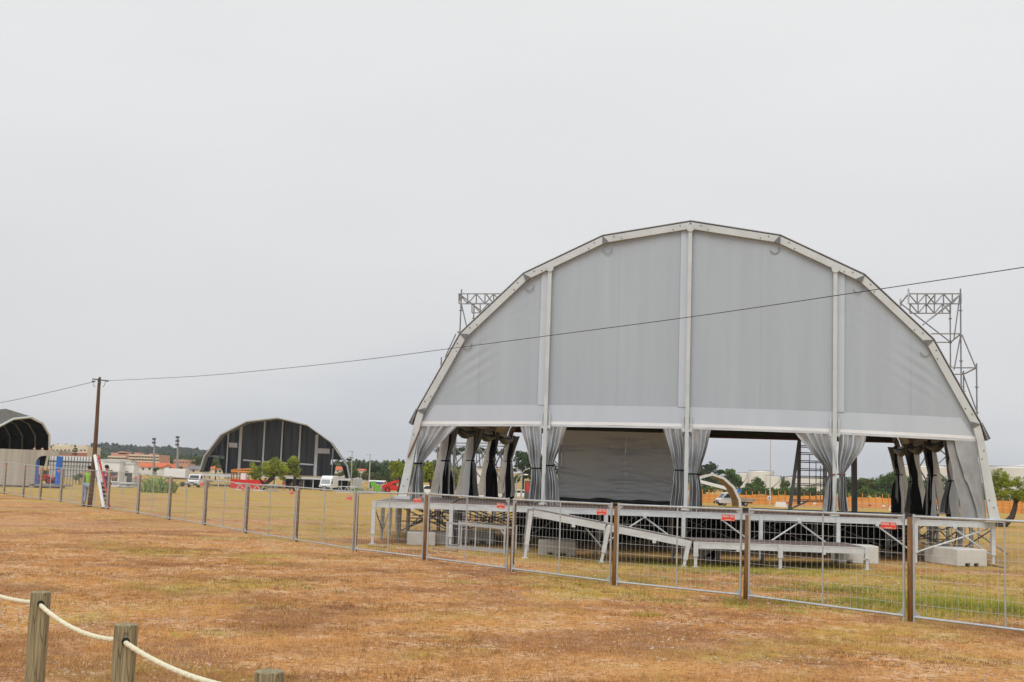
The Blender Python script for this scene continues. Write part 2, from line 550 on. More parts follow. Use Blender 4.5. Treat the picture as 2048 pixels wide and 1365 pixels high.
def field_area(y0, y1, side=.45):
    def f(k):
        u = rng.random(k)
        # as many clumps near as far in the picture, i.e. dense near the camera
        y = y0 * (y1 / y0) ** u
        x = (rng.random(k) * 2 - 1) * (y * side + 1)
        return np.stack([x, y], 1)
    return f
straw_m = leafmat('straw_blades', (.15, .055, .018), (.86, .54, .24))
olive_m = leafmat('olive_blades', (.13, .17, .020), (.52, .54, .085))
yellow_m = leafmat('yellow_flower_heads', (.45, .30, .02), (.75, .66, .35))
blades('dry_grass', 330000, field_area(10.6, 46), .040, .0042, straw_m, 'short dry straw coloured grass covering the field', 'grass', clump=11, spread=.05, mask=thin)
blades('dry_stalks', 9000, field_area(10.6, 40), .13, .0035, leafmat('stalks', (.14, .06, .03), (.60, .42, .22)), 'scattered taller dry stalks and weeds standing in the field', 'weeds', clump=5, spread=.06, mask=lambda C: rng.random(len(C)) < np.clip(.1 + .7 * patch(C * .6 + 9), 0, 1))

def stones(n):
    C = field_area(10.8, 40)(n * 4)
    C = C[rng.random(len(C)) < np.clip(.25 - .6 * patch(C), 0, 1)][:n]
    n = len(C)
    r_ = (.009 + .022 * rng.random(n) ** 2)[:, None]
    zz = np.array([gz(a, c) for a, c in C])
    base_ = np.concatenate([C, zz[:, None]], 1)
    V = []
    for k in range(4):
        a = k * 1.571 + rng.random(n) * .8
        V.append(base_ + np.stack([np.cos(a), np.sin(a) * .8, np.zeros(n) - .05], 1) * r_)
    for k in range(4):
        a = k * 1.571 + rng.random(n) * .8
        V.append(base_ + np.stack([np.cos(a) * .6, np.sin(a) * .5, np.full(n, .35)], 1) * r_)
    V = np.stack(V, 1).reshape(-1, 3)
    o = np.arange(n) * 8
    Fq = np.concatenate([np.stack([o + a, o + b_, o + c, o + d], 1) for a, b_, c, d in ((4, 5, 6, 7), (0, 1, 5, 4), (1, 2, 6, 5), (2, 3, 7, 6), (3, 0, 4, 7))])
    ob = np_mesh('stones', V, Fq, np.tile(rng.random(n), 5), leafmat('pale_stone', (.40, .27, .18), (.76, .62, .50)))
    tag(ob, 'small pale stones and bits of dry litter strewn over the bare sandy spots', 'stones', kind='stuff')
stones(8000)

def green_zone(C):
    keep = np.zeros(len(C), bool)
    for (px, py, rx, ry, dens) in [(1560, 1190, 2.6, 1.5, .9), (1760, 1200, 2.4, 1.6, 1), (1900, 1215, 1.6, 1.0, .9), (1480, 1140, 3.2, 1.0, .55), (1250, 1120, 3, .8, .35), (790, 1060, 2.5, 2.5, .4), (1640, 1150, 3, .9, .5), (600, 1030, 5, 3, .3), (300, 1180, .9, .5, .1), (420, 1270, .5, .4, .12), (560, 1175, 1.0, .4, .15), (980, 1110, 2.5, .6, .4)]:
        q = gnd(px, py)
        d = ((C[:, 0] - q.x) / rx) ** 2 + ((C[:, 1] - q.y) / ry) ** 2
        keep |= (rng.random(len(C)) < dens * np.exp(-d) * np.clip(.55 + .7 * patch(C * .9 + 5), .04, 1))
    return keep
blades('olive_tufts', 60000, field_area(10.6, 46), .05, .0045, leafmat('tuft_blades', (.17, .13, .02), (.50, .40, .07)), 'thin olive and yellow tufts scattered through the dry grass', 'grass', clump=12, spread=.06, mask=lambda C: rng.random(len(C)) < np.clip(.05 + .75 * patch(C * .55 - 17), 0, 1))
blades('green_grass', 620000, field_area(13.0, 48), .085, .0055, olive_m, 'patches of olive green grass in front of the stage', 'grass', clump=10, spread=.09, mask=green_zone)
def flower_zone(C):
    keep = np.zeros(len(C), bool)
    for (px, py, rx, ry) in [(1292, 1232, .30, .16), (1578, 1224, .33, .16), (440, 1079, .8, .35), (920, 1166, .4, .14), (1085, 1175, .4, .15), (530, 1128, .35, .15)]:
        q = gnd(px, py)
        d = ((C[:, 0] - q.x) / rx) ** 2 + ((C[:, 1] - q.y) / ry) ** 2
        keep |= (rng.random(len(C)) < 1.0 * (d < 1) * (1 - d * .5))
    return keep
def flower_area(k):
    out = []
    for (px, py) in [(1292, 1232), (1578, 1224), (440, 1079), (920, 1166), (1085, 1175), (530, 1128)]:
        q = gnd(px, py)
        out.append(np.stack([q.x + rng.normal(0, .5, k // 6), q.y + rng.normal(0, .25, k // 6)], 1))
    return np.concatenate(out)
blades('yellow_flowers', 16000, flower_area, .05, .008, yellow_m, 'low patches of tiny yellow and white flowers in the dry grass', 'flowers', clump=8, spread=.05, mask=flower_zone)

# ------------------------------------------------------------------ the big silver tent
YAW = R(-10.3259)
TC = Vector((5.1541, 34.3093, 0))
DX = Vector((math.cos(YAW), math.sin(YAW), 0)); BK = Vector((-math.sin(YAW), math.cos(YAW), 0)); UP = Vector((0, 0, 1))
BAY = 3.88
def T(w, z, d=0.0): return TC + DX * w + BK * d + UP * z
def on_gable(px, py, d=0.0):
    r = ray(px, py); o = Vector((0, 0, CH))
    q = TC + BK * d
    k = (q - o).dot(BK) / r.dot(BK)
    return o + r * k
def gcoord(p): 
    q = p - TC
    return q.dot(DX), p.z
ARCH = [(0, 9.49), (2.54, 9.07), (4.87, 7.94), (6.71, 6.14), (7.93, 3.84), (8.04, 3.42), (8.38, 1.27)]
FULL = [(-w, z) for w, z in ARCH[::-1]] + ARCH[1:]
def offset_line(line, off):
    """polyline in (w,z) pushed outwards by off"""
    out = []
    n = len(line)
    for i, (w, z) in enumerate(line):
        a = Vector(line[max(0, i - 1)]); b = Vector(line[min(n - 1, i + 1)]); c = Vector((w, z))
        n1 = None
        ns = []
        if i > 0: d = (c - a).normalized(); ns.append(Vector((-d.y, d.x)))
        if i < n - 1: d = (b - c).normalized(); ns.append(Vector((-d.y, d.x)))
        nn = ns[0] if len(ns) == 1 else (ns[0] + ns[1]).normalized()
        k = 1.0 if len(ns) == 1 else 1 / max(.5, nn.dot(ns[0]))
        out.append((w + nn.x * off * k, z + nn.y * off * k))
    return out

tent = empty('festival_tent', 'large silver arched tent with grey gable standing on the front stage', 'tent', tuple(TC))
DECK = 1.172
OUTER, INNER = offset_line(FULL, .10), offset_line(FULL, -.095)
def arch_frame(d, m, thick=.15):
    b = MB()
    for i in range(len(FULL) - 1):
        o0, o1, i0, i1 = OUTER[i], OUTER[i + 1], INNER[i], INNER[i + 1]
        # legs widen towards the foot plate
        if i == 0: o0 = (FULL[0][0] - .15, DECK + .10); i0 = (FULL[0][0] + .12, DECK + .10)
        if i == len(FULL) - 2: o1 = (FULL[-1][0] + .15, DECK + .10); i1 = (FULL[-1][0] - .12, DECK + .10)
        b.prism([T(*o0, d), T(*o1, d), T(*i1, d), T(*i0, d)], BK * thick)
    for s in (0, -1):
        f = FULL[s]
        b.box(T(f[0], DECK + .055, d + thick / 2), (.5, .36, .09), YAW)
    return part(b, 'arch_frame', m, tent)
for k in range(5):
    fr = arch_frame(k * BAY - .10, cream if k == 0 else cream_dirty)
    if k == 0:
        for i in list(range(1, len(FULL) - 1)):
            w, z = FULL[i]
            cdir = Vector((w, z - 3.0)).normalized()
            a = (w + cdir.x * .02, z + cdir.y * .02)
            tdir = Vector((-cdir.y, cdir.x))
            pts = [T(a[0] + cdir.x * .10, a[1] + cdir.y * .10, -.122),
                   T(a[0] - cdir.x * .14 + tdir.x * .10, a[1] - cdir.y * .14 + tdir.y * .10, -.122),
                   T(a[0] - cdir.x * .14 - tdir.x * .10, a[1] - cdir.y * .14 - tdir.y * .10, -.122)]
            if abs(w) < 8.0: part(MB().prism(pts, BK * .018), 'gusset_plate', mat('gusset_steel', (.17, .17, .17), .55, .3, .2, 6), fr)
        for i in range(len(FULL) - 1):
            a, c = Vector(FULL[i]), Vector(FULL[i + 1])
            ln = (c - a).length; dr = (c - a).normalized(); nn = Vector((-dr.y, dr.x))
            if ln < .8: continue
            for q, o in ((.30, .04), (.52, -.045)):
                for e in (q, ln - q):
                    p = a + dr * e + nn * o
                    part(MB().disc(T(p.x, p.y, -.105), BK, .017, .02, 8), 'bolt', dark_steel, fr)
# roof membrane: one sheet over all five frames, with a lap of flap hanging at each eave
ROOF = offset_line([(-8.10, 3.36)] + [f for f in FULL[2:-2]] + [(8.10, 3.36)], .165)
def roof_sheet(off, d0, d1):
    b = MB()
    line = []
    src = ROOF
    for i in range(len(src) - 1):
        for q in range(4):
            t = q / 4
            line.append((src[i][0] * (1 - t) + src[i + 1][0] * t, src[i][1] * (1 - t) + src[i + 1][1] * t))
    line.append(src[-1])
    nd = 24
    def fn(u, v):
        k = v * (len(line) - 1); i = min(int(k), len(line) - 2); t = k - i
        w = line[i][0] * (1 - t) + line[i + 1][0] * t; z = line[i][1] * (1 - t) + line[i + 1][1] * t
        d = d0 + (d1 - d0) * u
        sag = -.05 * abs(math.sin(math.pi * (d / BAY)))
        c = Vector((w, z - 3)).normalized()
        return T(w + c.x * (sag + off), z + c.y * (sag + off), d)
    b.sheet(fn, nd, len(line) - 1)
    return b
rb = roof_sheet(0, -.02, 15.65)
rf = part(rb, 'roof_membrane', roof_fab, tent, smooth=False)
sd_ = rf.modifiers.new('cloth', 'SOLIDIFY'); sd_.thickness = .012
for s in (-1, 1):
    fl = MB()
    a = (s * 8.20, 3.75); c = (s * 8.42, 3.40)
    fl.prism([T(s * 8.12, 3.9, 0), T(s * 8.33, 3.47, 0), T(s * 8.28, 3.44, 0), T(s * 8.08, 3.86, 0)], BK * 15.5)
    part(fl, 'eave_flap', mat('dark_flap', (.10, .10, .105), .6), tent)

MUL = [gcoord(on_gable(1103, 537))[0], 0.0, gcoord(on_gable(1672, 541))[0]]
ML = -(abs(MUL[0]) + abs(MUL[2])) / 2
MUL = [ML, 0.0, -ML]
def top_at(w, line):
    for (a, za), (b_, zb) in zip(line[:-1], line[1:]):
        if a <= w <= b_ and b_ > a: return za + (zb - za) * (w - a) / (b_ - a)
    return line[0][1]
GIN = offset_line(FULL, -.10)
def bow(w): return .135 * max(0.0, 1 - (w / 8.0) ** 2)
ZB = 3.45
rl = MB()
for q in range(16):
    wa, wb = -7.95 + 15.9 * q / 16, -7.95 + 15.9 * (q + 1) / 16
    rl.frame_bar(T(wa, 3.405 + bow(wa), .05), T(wb, 3.405 + bow(wb), .05), BK * .045, UP * .035)
gable = part(rl, 'gable_rail', alu, tent)
def gable_panel(w0, w1, bands):
    """one bay of gable fabric: fine grid that bellies a little, with paler doubled bands along its edges"""
    b = MB()
    def wz(u, v):
        ww = w0 + (w1 - w0) * u
        # the outer bays end in the leg of the arch: squeeze by height
        if w0 < -7: lo = max(w0, -8.0)
        z0 = ZB + bow(ww)
        z1 = max(z0 + .012, top_at(ww, GIN))
        return ww, z0 + (z1 - z0) * v
    nu, nv = 26, 30
    def dpt(w, z):
        t = (w - w0) / (w1 - w0)
        edge = min(t, 1 - t)
        d = .035 + .028 * math.sin(w * 2.1 + z * .7) * min(1, edge * 6) * .5
        # drag wrinkles by the arch joints
        for (jw, jz) in ARCH[1:4]:
            for s in (-1, 1):
                r = math.hypot(w - s * (jw - .35), z - (jz - .75))
                d += .014 * math.exp(-(r / .75) ** 2) * math.sin(22 * ((w - s * jw) * s * .55 + (z - jz) * .85))
        return d
    def fn(u, v):
        w, z = wz(u, v)
        return T(w, z, dpt(w, z))
    # keep faces inside the arch only
    b.sheet(fn, nu, nv)
    b.mi = 1
    bh, bw = .56, .22
    def strip(wa, wb, za, zb, n=18, off=.014):
        def f2(u, v):
            w = wa + (wb - wa) * u
            zt = zb(w) if callable(zb) else zb
            z0 = za(w) if callable(za) else za
            z = z0 + (zt - z0) * v
            return T(w, z, dpt(w, z) - off)
        b.sheet(f2, 10, n)
    if 'bottom' in bands:
        a = w0 + (.62 if w0 < -7 else 0); c = w1 - (.62 if w1 > 7 else 0)
        strip(w0 if w0 > -7 else -7.93, w1 if w1 < 7 else 7.93, lambda w: ZB + bow(w) - .01, lambda w: min(ZB + bow(w) + bh, top_at(w, GIN)), 6)
    if 'right' in bands: strip(w1 - bw - .05, w1 - .05, lambda w: ZB + bow(w) + bh, lambda w: top_at(w, GIN), 18, .034)
    if 'left' in bands: strip(w0 + .05, w0 + bw + .05, lambda w: ZB + bow(w) + bh, lambda w: top_at(w, GIN), 18, .034)
    b.mi = 2
    strip(w0 if w0 > -7 else -7.95, w1 if w1 < 7 else 7.95, lambda w: ZB + bow(w) - .015, lambda w: ZB + bow(w) + .075, 2, .026)
    return part(b, 'gable_panel', [fabric_grey, fabric_band, white_paint], tent, smooth=True)
gable_panel(-7.95, MUL[0], ('bottom', 'right'))
gable_panel(MUL[0], 0, ('bottom', 'right'))
gable_panel(0, MUL[2], ('bottom',))
gable_panel(MUL[2], 7.95, ('bottom', 'left'))
for i, w in enumerate(MUL):
    b = MB()
    zt = top_at(w, GIN) + .05
    b.frame_bar(T(w, DECK + .02, -.06), T(w, zt, -.06), DX * .055, BK * .075)
    for s in (-1, 1):
        b.frame_bar(T(w + s * .115, 3.38, -.04), T(w + s * .115, 3.90, -.04), DX * .022, BK * .02)
    b.box(T(w, 3.42 + bow(w) * .4, -.065), (.30, .06, .10), YAW)
    b.disc(T(w, zt - .04, -.15), BK, .11, .03, 14)
    b.box(T(w, DECK + .03, -.06), (.24, .24, .05), YAW)
    part(b, 'gable_post', cream, tent)
for i, ang in ((0, 0), (1, 0)):
    pass
# half-round cut-outs where purlins pass the gable below the joints
for s in (-1, 1):
    for (jw, jz) in ARCH[1:4]:
        cx, cz = s * (jw - .10), jz - .27
        pts = [T(cx + .13 * math.cos(t), cz + .13 * math.sin(t), -.002) for t in np.linspace(math.pi * 1.05, math.pi * 2.15, 12)]
        part(MB().tube(pts, .011, 5), 'purlin_collar', alu_dull, tent)
# far gable: same arch, hung a little higher, seen from inside through the openings
ZR = (on_gable(1519, 877, 15.42).z + on_gable(1250, 868, 15.42).z + on_gable(1760, 885, 15.42).z) / 3
print('ZR', ZR, on_gable(1519, 877, 15.42).z, on_gable(960, 863, 15.42).z)
rg = MB()
rg.sheet(lambda u, v: T(-7.8 + 15.6 * u, ZR + (max(ZR + .05, top_at(-7.8 + 15.6 * u, GIN)) - ZR) * v, 15.42), 30, 6)
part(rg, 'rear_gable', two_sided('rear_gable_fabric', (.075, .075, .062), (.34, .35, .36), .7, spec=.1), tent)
part(MB().bar(T(-7.9, ZR - .02, 15.42), T(7.9, ZR - .02, 15.42), .05), 'rear_rail', mat('red_rail', (.28, .06, .05), .6), tent)
for w in (-4.1, 0, 4.1):
    if w == -4.1: continue
    part(MB().frame_bar(T(w, DECK, 15.5), T(w, 3.9, 15.5), DX * .07, BK * .09), 'rear_post', alu_dull, tent)
# side curtains rolled up under the eave between the frames
for s in (-1, 1):
    for k in range(4):
        b = MB()
        pts = []
        for q in range(9):
            t = q / 8
            d = k * BAY + .35 + (BAY - .7) * t
            pts.append(T(s * (7.86 - .05 * math.sin(t * 7)), 3.47 - .13 * math.sin(math.pi * t), d))
        b.tube(pts, [.07, .11, .13, .15, .14, .15, .12, .11, .07], 10)
        part(b, 'rolled_curtain', mat('rolled_tarp', (.038, .042, .048), .55, .1, .5, 2.5, .3, 9), tent, smooth=True)
br = MB().tube([on_gable(843, 853, -.14), on_gable(816, 915, -.14)], .022, 6)
part(br, 'brace', rust, tent)
# eave purlins along both sides
for s in (-1, 1):
    part(MB().bar(T(s * 7.97, 3.56, 0), T(s * 7.97, 3.56, 15.5), .10), 'eave_purlin', alu_dull, tent)

# ------------------------------------------------------------------ curtains
def lerp(a, b, t): return a + (b - a) * t
def curtain(label, A, B, TL, TR, Pb, Qb, nrm, folds, amp, m, seed, vt=.5, group=None, belly=(.0, .0), tie=True, bellyexp=1.2, name='tied_curtain', rows=40, tiecol=None, wrk=.02):
    """cloth hung from A-B, pinched between TL-TR, falling to Pb-Qb"""
    rnd = random.Random(seed)
    ph, ph2, ph3 = (rnd.random() * 6.28 for _ in range(3))
    A, B, TL, TR, Pb, Qb = (Vector(q) for q in (A, B, TL, TR, Pb, Qb))
    nrm = Vector(nrm)
    across = (B - A).normalized()
    zA = A.z; 
    def edge(top, mid, bot, v, e):
        if v < vt:
            s = v / vt
            return lerp(top, mid, s) + across * e * math.sin(math.pi * s) * (1 - .5 * s)
        s = (v - vt) / (1 - vt)
        h = s ** .62
        q = lerp(mid, bot, h); q.z = mid.z + (bot.z - mid.z) * s
        return q
    root = empty(name, label, 'curtain', tuple((A + B) / 2), group=group)
    b = MB()
    cols = folds * 8
    def fn(u, v):
        l = edge(A, TL, Pb, v, belly[0]); r = edge(B, TR, Qb, v, belly[1])
        p = lerp(l, r, u)
        uu = u + .055 * math.sin(8 * u + ph) + .03 * math.sin(5 * v + ph2 + 5 * u)
        pin = math.exp(-((v - vt) / .10) ** 2) if tie else 0
        f = 1.25 * math.sin(2 * math.pi * folds * uu + ph2) + .7 * math.sin(2 * math.pi * folds * .47 * uu + ph3 + 2.0 * v)
        a = amp * (.35 + .65 * min(1, v * 3)) * (1 - .35 * pin)
        if v > vt and tie: a *= 1.0 + .8 * (v - vt)
        z = 0.012 * math.sin(20 * u + ph3) * (v > .97)
        wr = wrk * math.sin(11 * v + 5 * u + ph) * math.sin(6 * v - 9 * u + ph2)
        return p + nrm * (a * f + wr) + UP * z + across * .012 * math.sin(14 * v + ph3)
    b.sheet(lambda u, v: fn(1 - u, v), cols, rows)
    cl = part(b, 'cloth', m, root, smooth=True)
    if tie:
        tb = MB()
        c = (TL + TR) / 2; w = (TR - TL).length / 2 + .02
        pts = [c + across * w * math.cos(t) + nrm * (amp * 1.25 + .03) * math.sin(t) for t in np.linspace(0, 2 * math.pi, 17)]
        tb.tube(pts, .020, 5, caps=False)
        part(tb, 'tie_strap', tiecol or black, root)
    return root
NB = -BK
def GC(label, A, B, TL, TR, Pb, Qb, folds, amp, seed, d=.0, mm=None, **k):
    f = lambda q: on_gable(q[0], q[1], d)
    pts = [f(q) for q in (A, B, TL, TR, Pb, Qb)]
    for q in pts[:2]: q.z = 3.375 + bow(gcoord(q)[0])
    ztop = (pts[0].z + pts[1].z) / 2
    # v from the height of the tie
    zt = (pts[2].z + pts[3].z) / 2
    zb = (pts[4].z + pts[5].z) / 2
    vt = (ztop - zt) / (ztop - zb)
    return curtain(label, *pts, NB, folds, amp, mm or silver, seed, vt=vt, group='silver curtains of the big tent', **k)
GC('silver curtain swept aside at the left leg of the big tent', (840, 853), (916, 853), (832, 924), (842, 931), (817, 1000), (851, 992), 4, .075, 11, belly=(0, -.05), d=.02)
GC('silver curtain left half tied at the left gable post', (1041, 854), (1086, 855), (1062, 937), (1081, 937), (1056, 1003), (1082, 1006), 4, .085, 12)
GC('silver curtain right half tied at the left gable post', (1089, 855), (1134, 856), (1089, 931), (1106, 932), (1088, 1008), (1119, 1016), 4, .085, 13)
GC('silver curtain left half tied at the middle gable post', (1326, 860), (1371, 862), (1350, 943), (1369, 939), (1340, 1018), (1367, 1032), 5, .085, 14)
GC('silver curtain right half tied at the middle gable post', (1376, 862), (1423, 864), (1378, 945), (1398, 952), (1376, 1036), (1407, 1034), 4, .09, 15)
GC('silver curtain left half tied at the right gable post', (1589, 869), (1671, 871), (1659, 949), (1672, 950), (1646, 1022), (1671, 1030), 4, .10, 16, belly=(.02, 0), tiecol=rust)
GC('silver curtain right half tied at the right gable post', (1677, 871), (1733, 874), (1677, 950), (1689, 948), (1677, 1022), (1697, 1024), 4, .09, 17, belly=(0, .12), tiecol=rust)
GC('plain grey curtain hanging loose along the right leg of the tent', (1908, 882), (1953, 884), (1930, 960), (1963, 962), (1957, 1040), (1973, 1042), 1, .02, 18, tie=False, wrk=.012, name='loose_curtain', mm=silver_dull)
GC('plain grey curtain hanging loose behind the one along the right leg', (1893, 881), (1925, 883), (1908, 960), (1940, 962), (1924, 1039), (1962, 1041), 1, .02, 19, d=.14, tie=False, wrk=.01, name='loose_curtain', mm=silver_dull)

ORD = ['front', 'second', 'third', 'rear']
for s, side in ((-1, 'left'), (1, 'right')):
    for k in range(1, 5):
        d = k * BAY
        ws = s * 7.90
        wv = random.Random(k * 7 + s)
        top0, top1 = T(ws, 3.66, d - wv.uniform(.35, .6)), T(ws, 3.66, d + wv.uniform(.15, .4))
        tz = 2.40 + wv.uniform(-.16, .16)
        t0, t1 = T(ws + s * .17, tz, d - .14), T(ws + s * .17, tz, d + .12)
        zl = DECK + .02 if k == 1 else DECK - .24
        b0, b1 = T(ws + s * .34 - s * .25, zl, d - wv.uniform(.4, .9)), T(ws + s * .34 - s * wv.uniform(.2, .5), zl, d + wv.uniform(.2, .7))
        col = silver_dull
        A, B = (top0, top1) if s < 0 else (top0, top1)
        where = {1: 'nearest to the front', 2: 'second from the front', 3: 'third from the front', 4: 'at the back'}[k]
        # outside of the cloth faces away from the tent's axis
        nrm = DX * (1 if s < 0 else -1)
        args = (A, B, t0, t1, b0, b1) if s < 0 else (B, A, t1, t0, b1, b0)
        curtain(f'black lined curtain inside the tent, {side} side frame {where}', *args, nrm, 3, .085, two_sided('black_lined_tarp', (.007, .0075, .008), (.36, .37, .375), .5, 0, .25, 1.4, .25, 7, spec=.12), 30 + k + 7 * (s > 0), vt=(3.66 - tz) / (3.66 - DECK), group='side curtains of the big tent')
        # the outer half of each pair shows its silver side, turned to the front
        a0, a1 = T(s * 7.86, 3.62, d - .02), T(s * (7.6 + wv.uniform(-.12, .12)), 3.62, d - .10)
        q0, q1 = T(s * 8.02, tz, d - .05), T(s * 7.88, tz, d - .12)
        r0, r1 = T(s * 8.22, zl, d - .1), T(s * (7.62 + wv.uniform(-.1, .28)), zl + wv.uniform(.0, .2), d - .25)
        args = (a0, a1, q0, q1, r0, r1) if s < 0 else (a1, a0, q1, q0, r1, r0)
        curtain(f'grey curtain wrapped round the {side} side frame {where} of the tent', *args, NB, 2, .04, silver_dull, 60 + k + 7 * (s > 0), vt=(3.62 - tz) / (3.62 - DECK), group='side curtains of the big tent', tie=True)

# grey backdrop sheet hung at the third frame
def backdrop():
    d = 5.3
    p0, p1 = on_gable(1121, 1000, d), on_gable(1347, 1008, d)
    w0, w1 = gcoord(p0)[0], gcoord(p1)[0]
    root = empty('backdrop_tarp', 'wide wrinkled grey tarpaulin wall hanging at the back of the stage', 'tarpaulin', tuple(T((w0 + w1) / 2, DECK, d)))
    wm = w0 + (w1 - w0) * .575
    backcloth = see_through(mat('backdrop_cloth', (.80, .85, .90), .45, 0, .05, .8, .12, 6), .4)
    rnd = random.Random(5)
    wr = [(rnd.choice((w0, wm, wm, w1)), DECK + .2 + rnd.random() * 2.2, .035 + rnd.random() * .05, rnd.uniform(.5, 1.3), rnd.uniform(.06, .13), rnd.uniform(-.5, .5)) for _ in range(60)]
    def dep(w, z):
        v = .02 * math.sin(w * 3 + z)
        for (cx, cz, h, L_, a, sl) in wr:
            e = abs(w - cx)
            if e < L_ * 1.3:
                zz = z - cz - sl * (e - .0) * .5
                v += a * math.exp(-(zz / h) ** 2) * (1 - e / (L_ * 1.3)) * (1 if zz > 0 else .9) * math.copysign(1, 1)
        return v
    for a, b_, in ((w0, wm - .002), (wm + .002, w1)):
        b = MB()
        b.sheet(lambda u, v: T(a + (b_ - a) * u, DECK + .03 + (3.54 - DECK) * v, d - dep(a + (b_ - a) * u, DECK + .05 + 2.6 * v)), 40, 150)
        part(b, 'sheet', backcloth, root, smooth=True)
    b = MB()
    rr = random.Random(3)
    pts = [T(w0 - .1 + (w1 - w0 + .1) * q / 14, DECK + .06 + rr.uniform(-.02, .03), d - .3 + rr.uniform(-.12, .12)) for q in range(15)]
    b.tube(pts, [.05 + rr.uniform(0, .045) for _ in pts], 9)
    part(b, 'bunched_hem', mat('dark_hem', (.055, .057, .06), .45, .1, .5, 3, .4, 8), root, smooth=True)
    part(MB().frame_bar(T(w0 - .06, DECK, d - .02), T(w0 - .06, 3.6, d - .02), DX * .05, BK * .05), 'side_pole', alu, root)
backdrop()
# ------------------------------------------------------------------ the stage under the tent
FY = 32.95
LEGPX = [747, 892, 1043, 1223, 1371, 1519, 1671, 1822, 1985]
x0, x1 = XZ(747, FY, .6), XZ(1985, FY, .6)
NM = 8
MODW = (x1 - x0) / NM
LX = [x0 + MODW * i for i in range(NM + 1)]
stage = empty('stage_platform', 'long aluminium stage platform with brown deck under the big silver tent', 'stage', (x0, FY, 0))
NR = 3
ROWD = 2.36
b = MB()
rr = random.Random(2)
for i in range(NM):
    for j in range(NR):
        yy = FY + ROWD * j
        dz = rr.uniform(-.004, .004)
        xa, xb = LX[i] + .035, LX[i + 1] - .035
        b.box(((xa + xb) / 2, yy + ROWD / 2, DECK - .012 + dz), (xb - xa, ROWD - .03, .022))
part(b, 'deck', ply, stage)
def fascia(xa, xb, y, z, h=.165):
    b = MB()
    b.box(((xa + xb) / 2, y, z - h / 2), (xb - xa, .045, h))
    b.box(((xa + xb) / 2, y - .026, z - .012), (xb - xa, .010, .020))
    b.box(((xa + xb) / 2, y - .026, z - h + .012), (xb - xa, .010, .020))
    b.box(((xa + xb) / 2 , y - .045, z - h - .005), (.09, .05, .085))
    return b
for i in range(NM):
    part(fascia(LX[i] + .045, LX[i + 1] - .045, FY - .02, DECK + .002), 'edge_beam', alu, stage)
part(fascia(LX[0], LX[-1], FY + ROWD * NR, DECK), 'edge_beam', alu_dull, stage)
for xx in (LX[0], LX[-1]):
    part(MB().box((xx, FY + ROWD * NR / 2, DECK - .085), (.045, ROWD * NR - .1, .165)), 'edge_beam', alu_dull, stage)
def leg_mesh(x, y, ztop, front=False, w=.105):
    zb = gz(x, y) if y < 50 else 0
    b = MB()
    zj = zb + .30
    b.box((x, y, (ztop + zj) / 2), (w, w, ztop - zj))
    b.box((x, y, zj), (w + .012, w + .012, .05))
    b.box((x, y, (zj + zb) / 2), (w * .66, w * .66, zj - zb))
    b.box((x, y, zb + .012), (.16, .16, .02))
    return b
for i, xx in enumerate(LX):
    for j in range(NR + 1):
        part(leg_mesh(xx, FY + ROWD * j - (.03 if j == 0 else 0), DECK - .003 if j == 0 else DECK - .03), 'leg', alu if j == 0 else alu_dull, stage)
def strut(p, q, r=.024, m=alu): return part(MB().tube([p, q], r, 6), 'brace', m, stage)
for i in range(2, NM):
    xm = (LX[i] + LX[i + 1]) / 2
    top = Vector((xm, FY + .03, DECK - .19))
    if i in (3, 4, 5, 6, 7):
        strut(top, Vector((LX[i + 1] - .08, FY + .03, .30)))
        if i in (3, 5): strut(top, Vector((LX[i] + .08, FY + .03, .30)))
    strut(Vector((xm - .9, FY + ROWD, DECK - .2)), Vector((xm + .9, FY + ROWD, .3)), .022, alu_dull)
    strut(Vector((xm + .1, FY + ROWD + .1, DECK - .2)), Vector((xm - .9, FY + ROWD + .1, .3)), .022, alu_dull)
strut(Vector((LX[8] - .1, FY + .05, DECK - .19)), Vector((LX[7] + .1, FY + .05, .3)))
# cross braces of the open end bays
for (xa, xb) in ((LX[0] + .5, LX[1]), (LX[1], LX[2]), (LX[7], LX[8] - .1)):
    for yy in (FY + ROWD * 1.0, FY + ROWD * 2, FY + ROWD * 3):
        strut(Vector((xa, yy, DECK - .2)), Vector((xb, yy, .25)), .02, alu_dull)
        strut(Vector((xb, yy + .06, DECK - .2)), Vector((xa, yy + .06, .25)), .02, alu_dull)
        strut(Vector((xa, yy + .03, .55)), Vector((xb, yy + .03, .55)), .018, alu_dull)
for xx in (LX[0] + .02, LX[1], LX[7], LX[8]):
    strut(Vector((xx, FY, DECK - .2)), Vector((xx, FY + ROWD, .25)), .02, alu_dull)
    strut(Vector((xx, FY + ROWD, .25)), Vector((xx, FY + 2 * ROWD, DECK - .2)), .02, alu_dull)
# black cloth hung under the middle of the stage
ca, cb = XZ(1034, FY + 2.6, .6), XZ(1822, FY + 2.6, .6)
b = MB()
b.sheet(lambda u, v: Vector((ca + (cb - ca) * u, FY + 2.6 + .02 * math.sin(u * 70) + .03 * math.sin(u * 31), .16 + .07 * math.sin(u * 23) + (DECK - .22) * v)), 180, 6)
sk = part(b, 'under_stage_cloth', black, stage, smooth=True)
for y_, off in ((FY + 2.65, 0),):
    for xx in (ca, cb):
        part(MB().sheet(lambda u, v: Vector((xx + .05 * math.sin(u * 30), y_ + 3.6 * u, .10 + (DECK - .16) * v)), 40, 4), 'under_stage_cloth', black, stage, smooth=True)

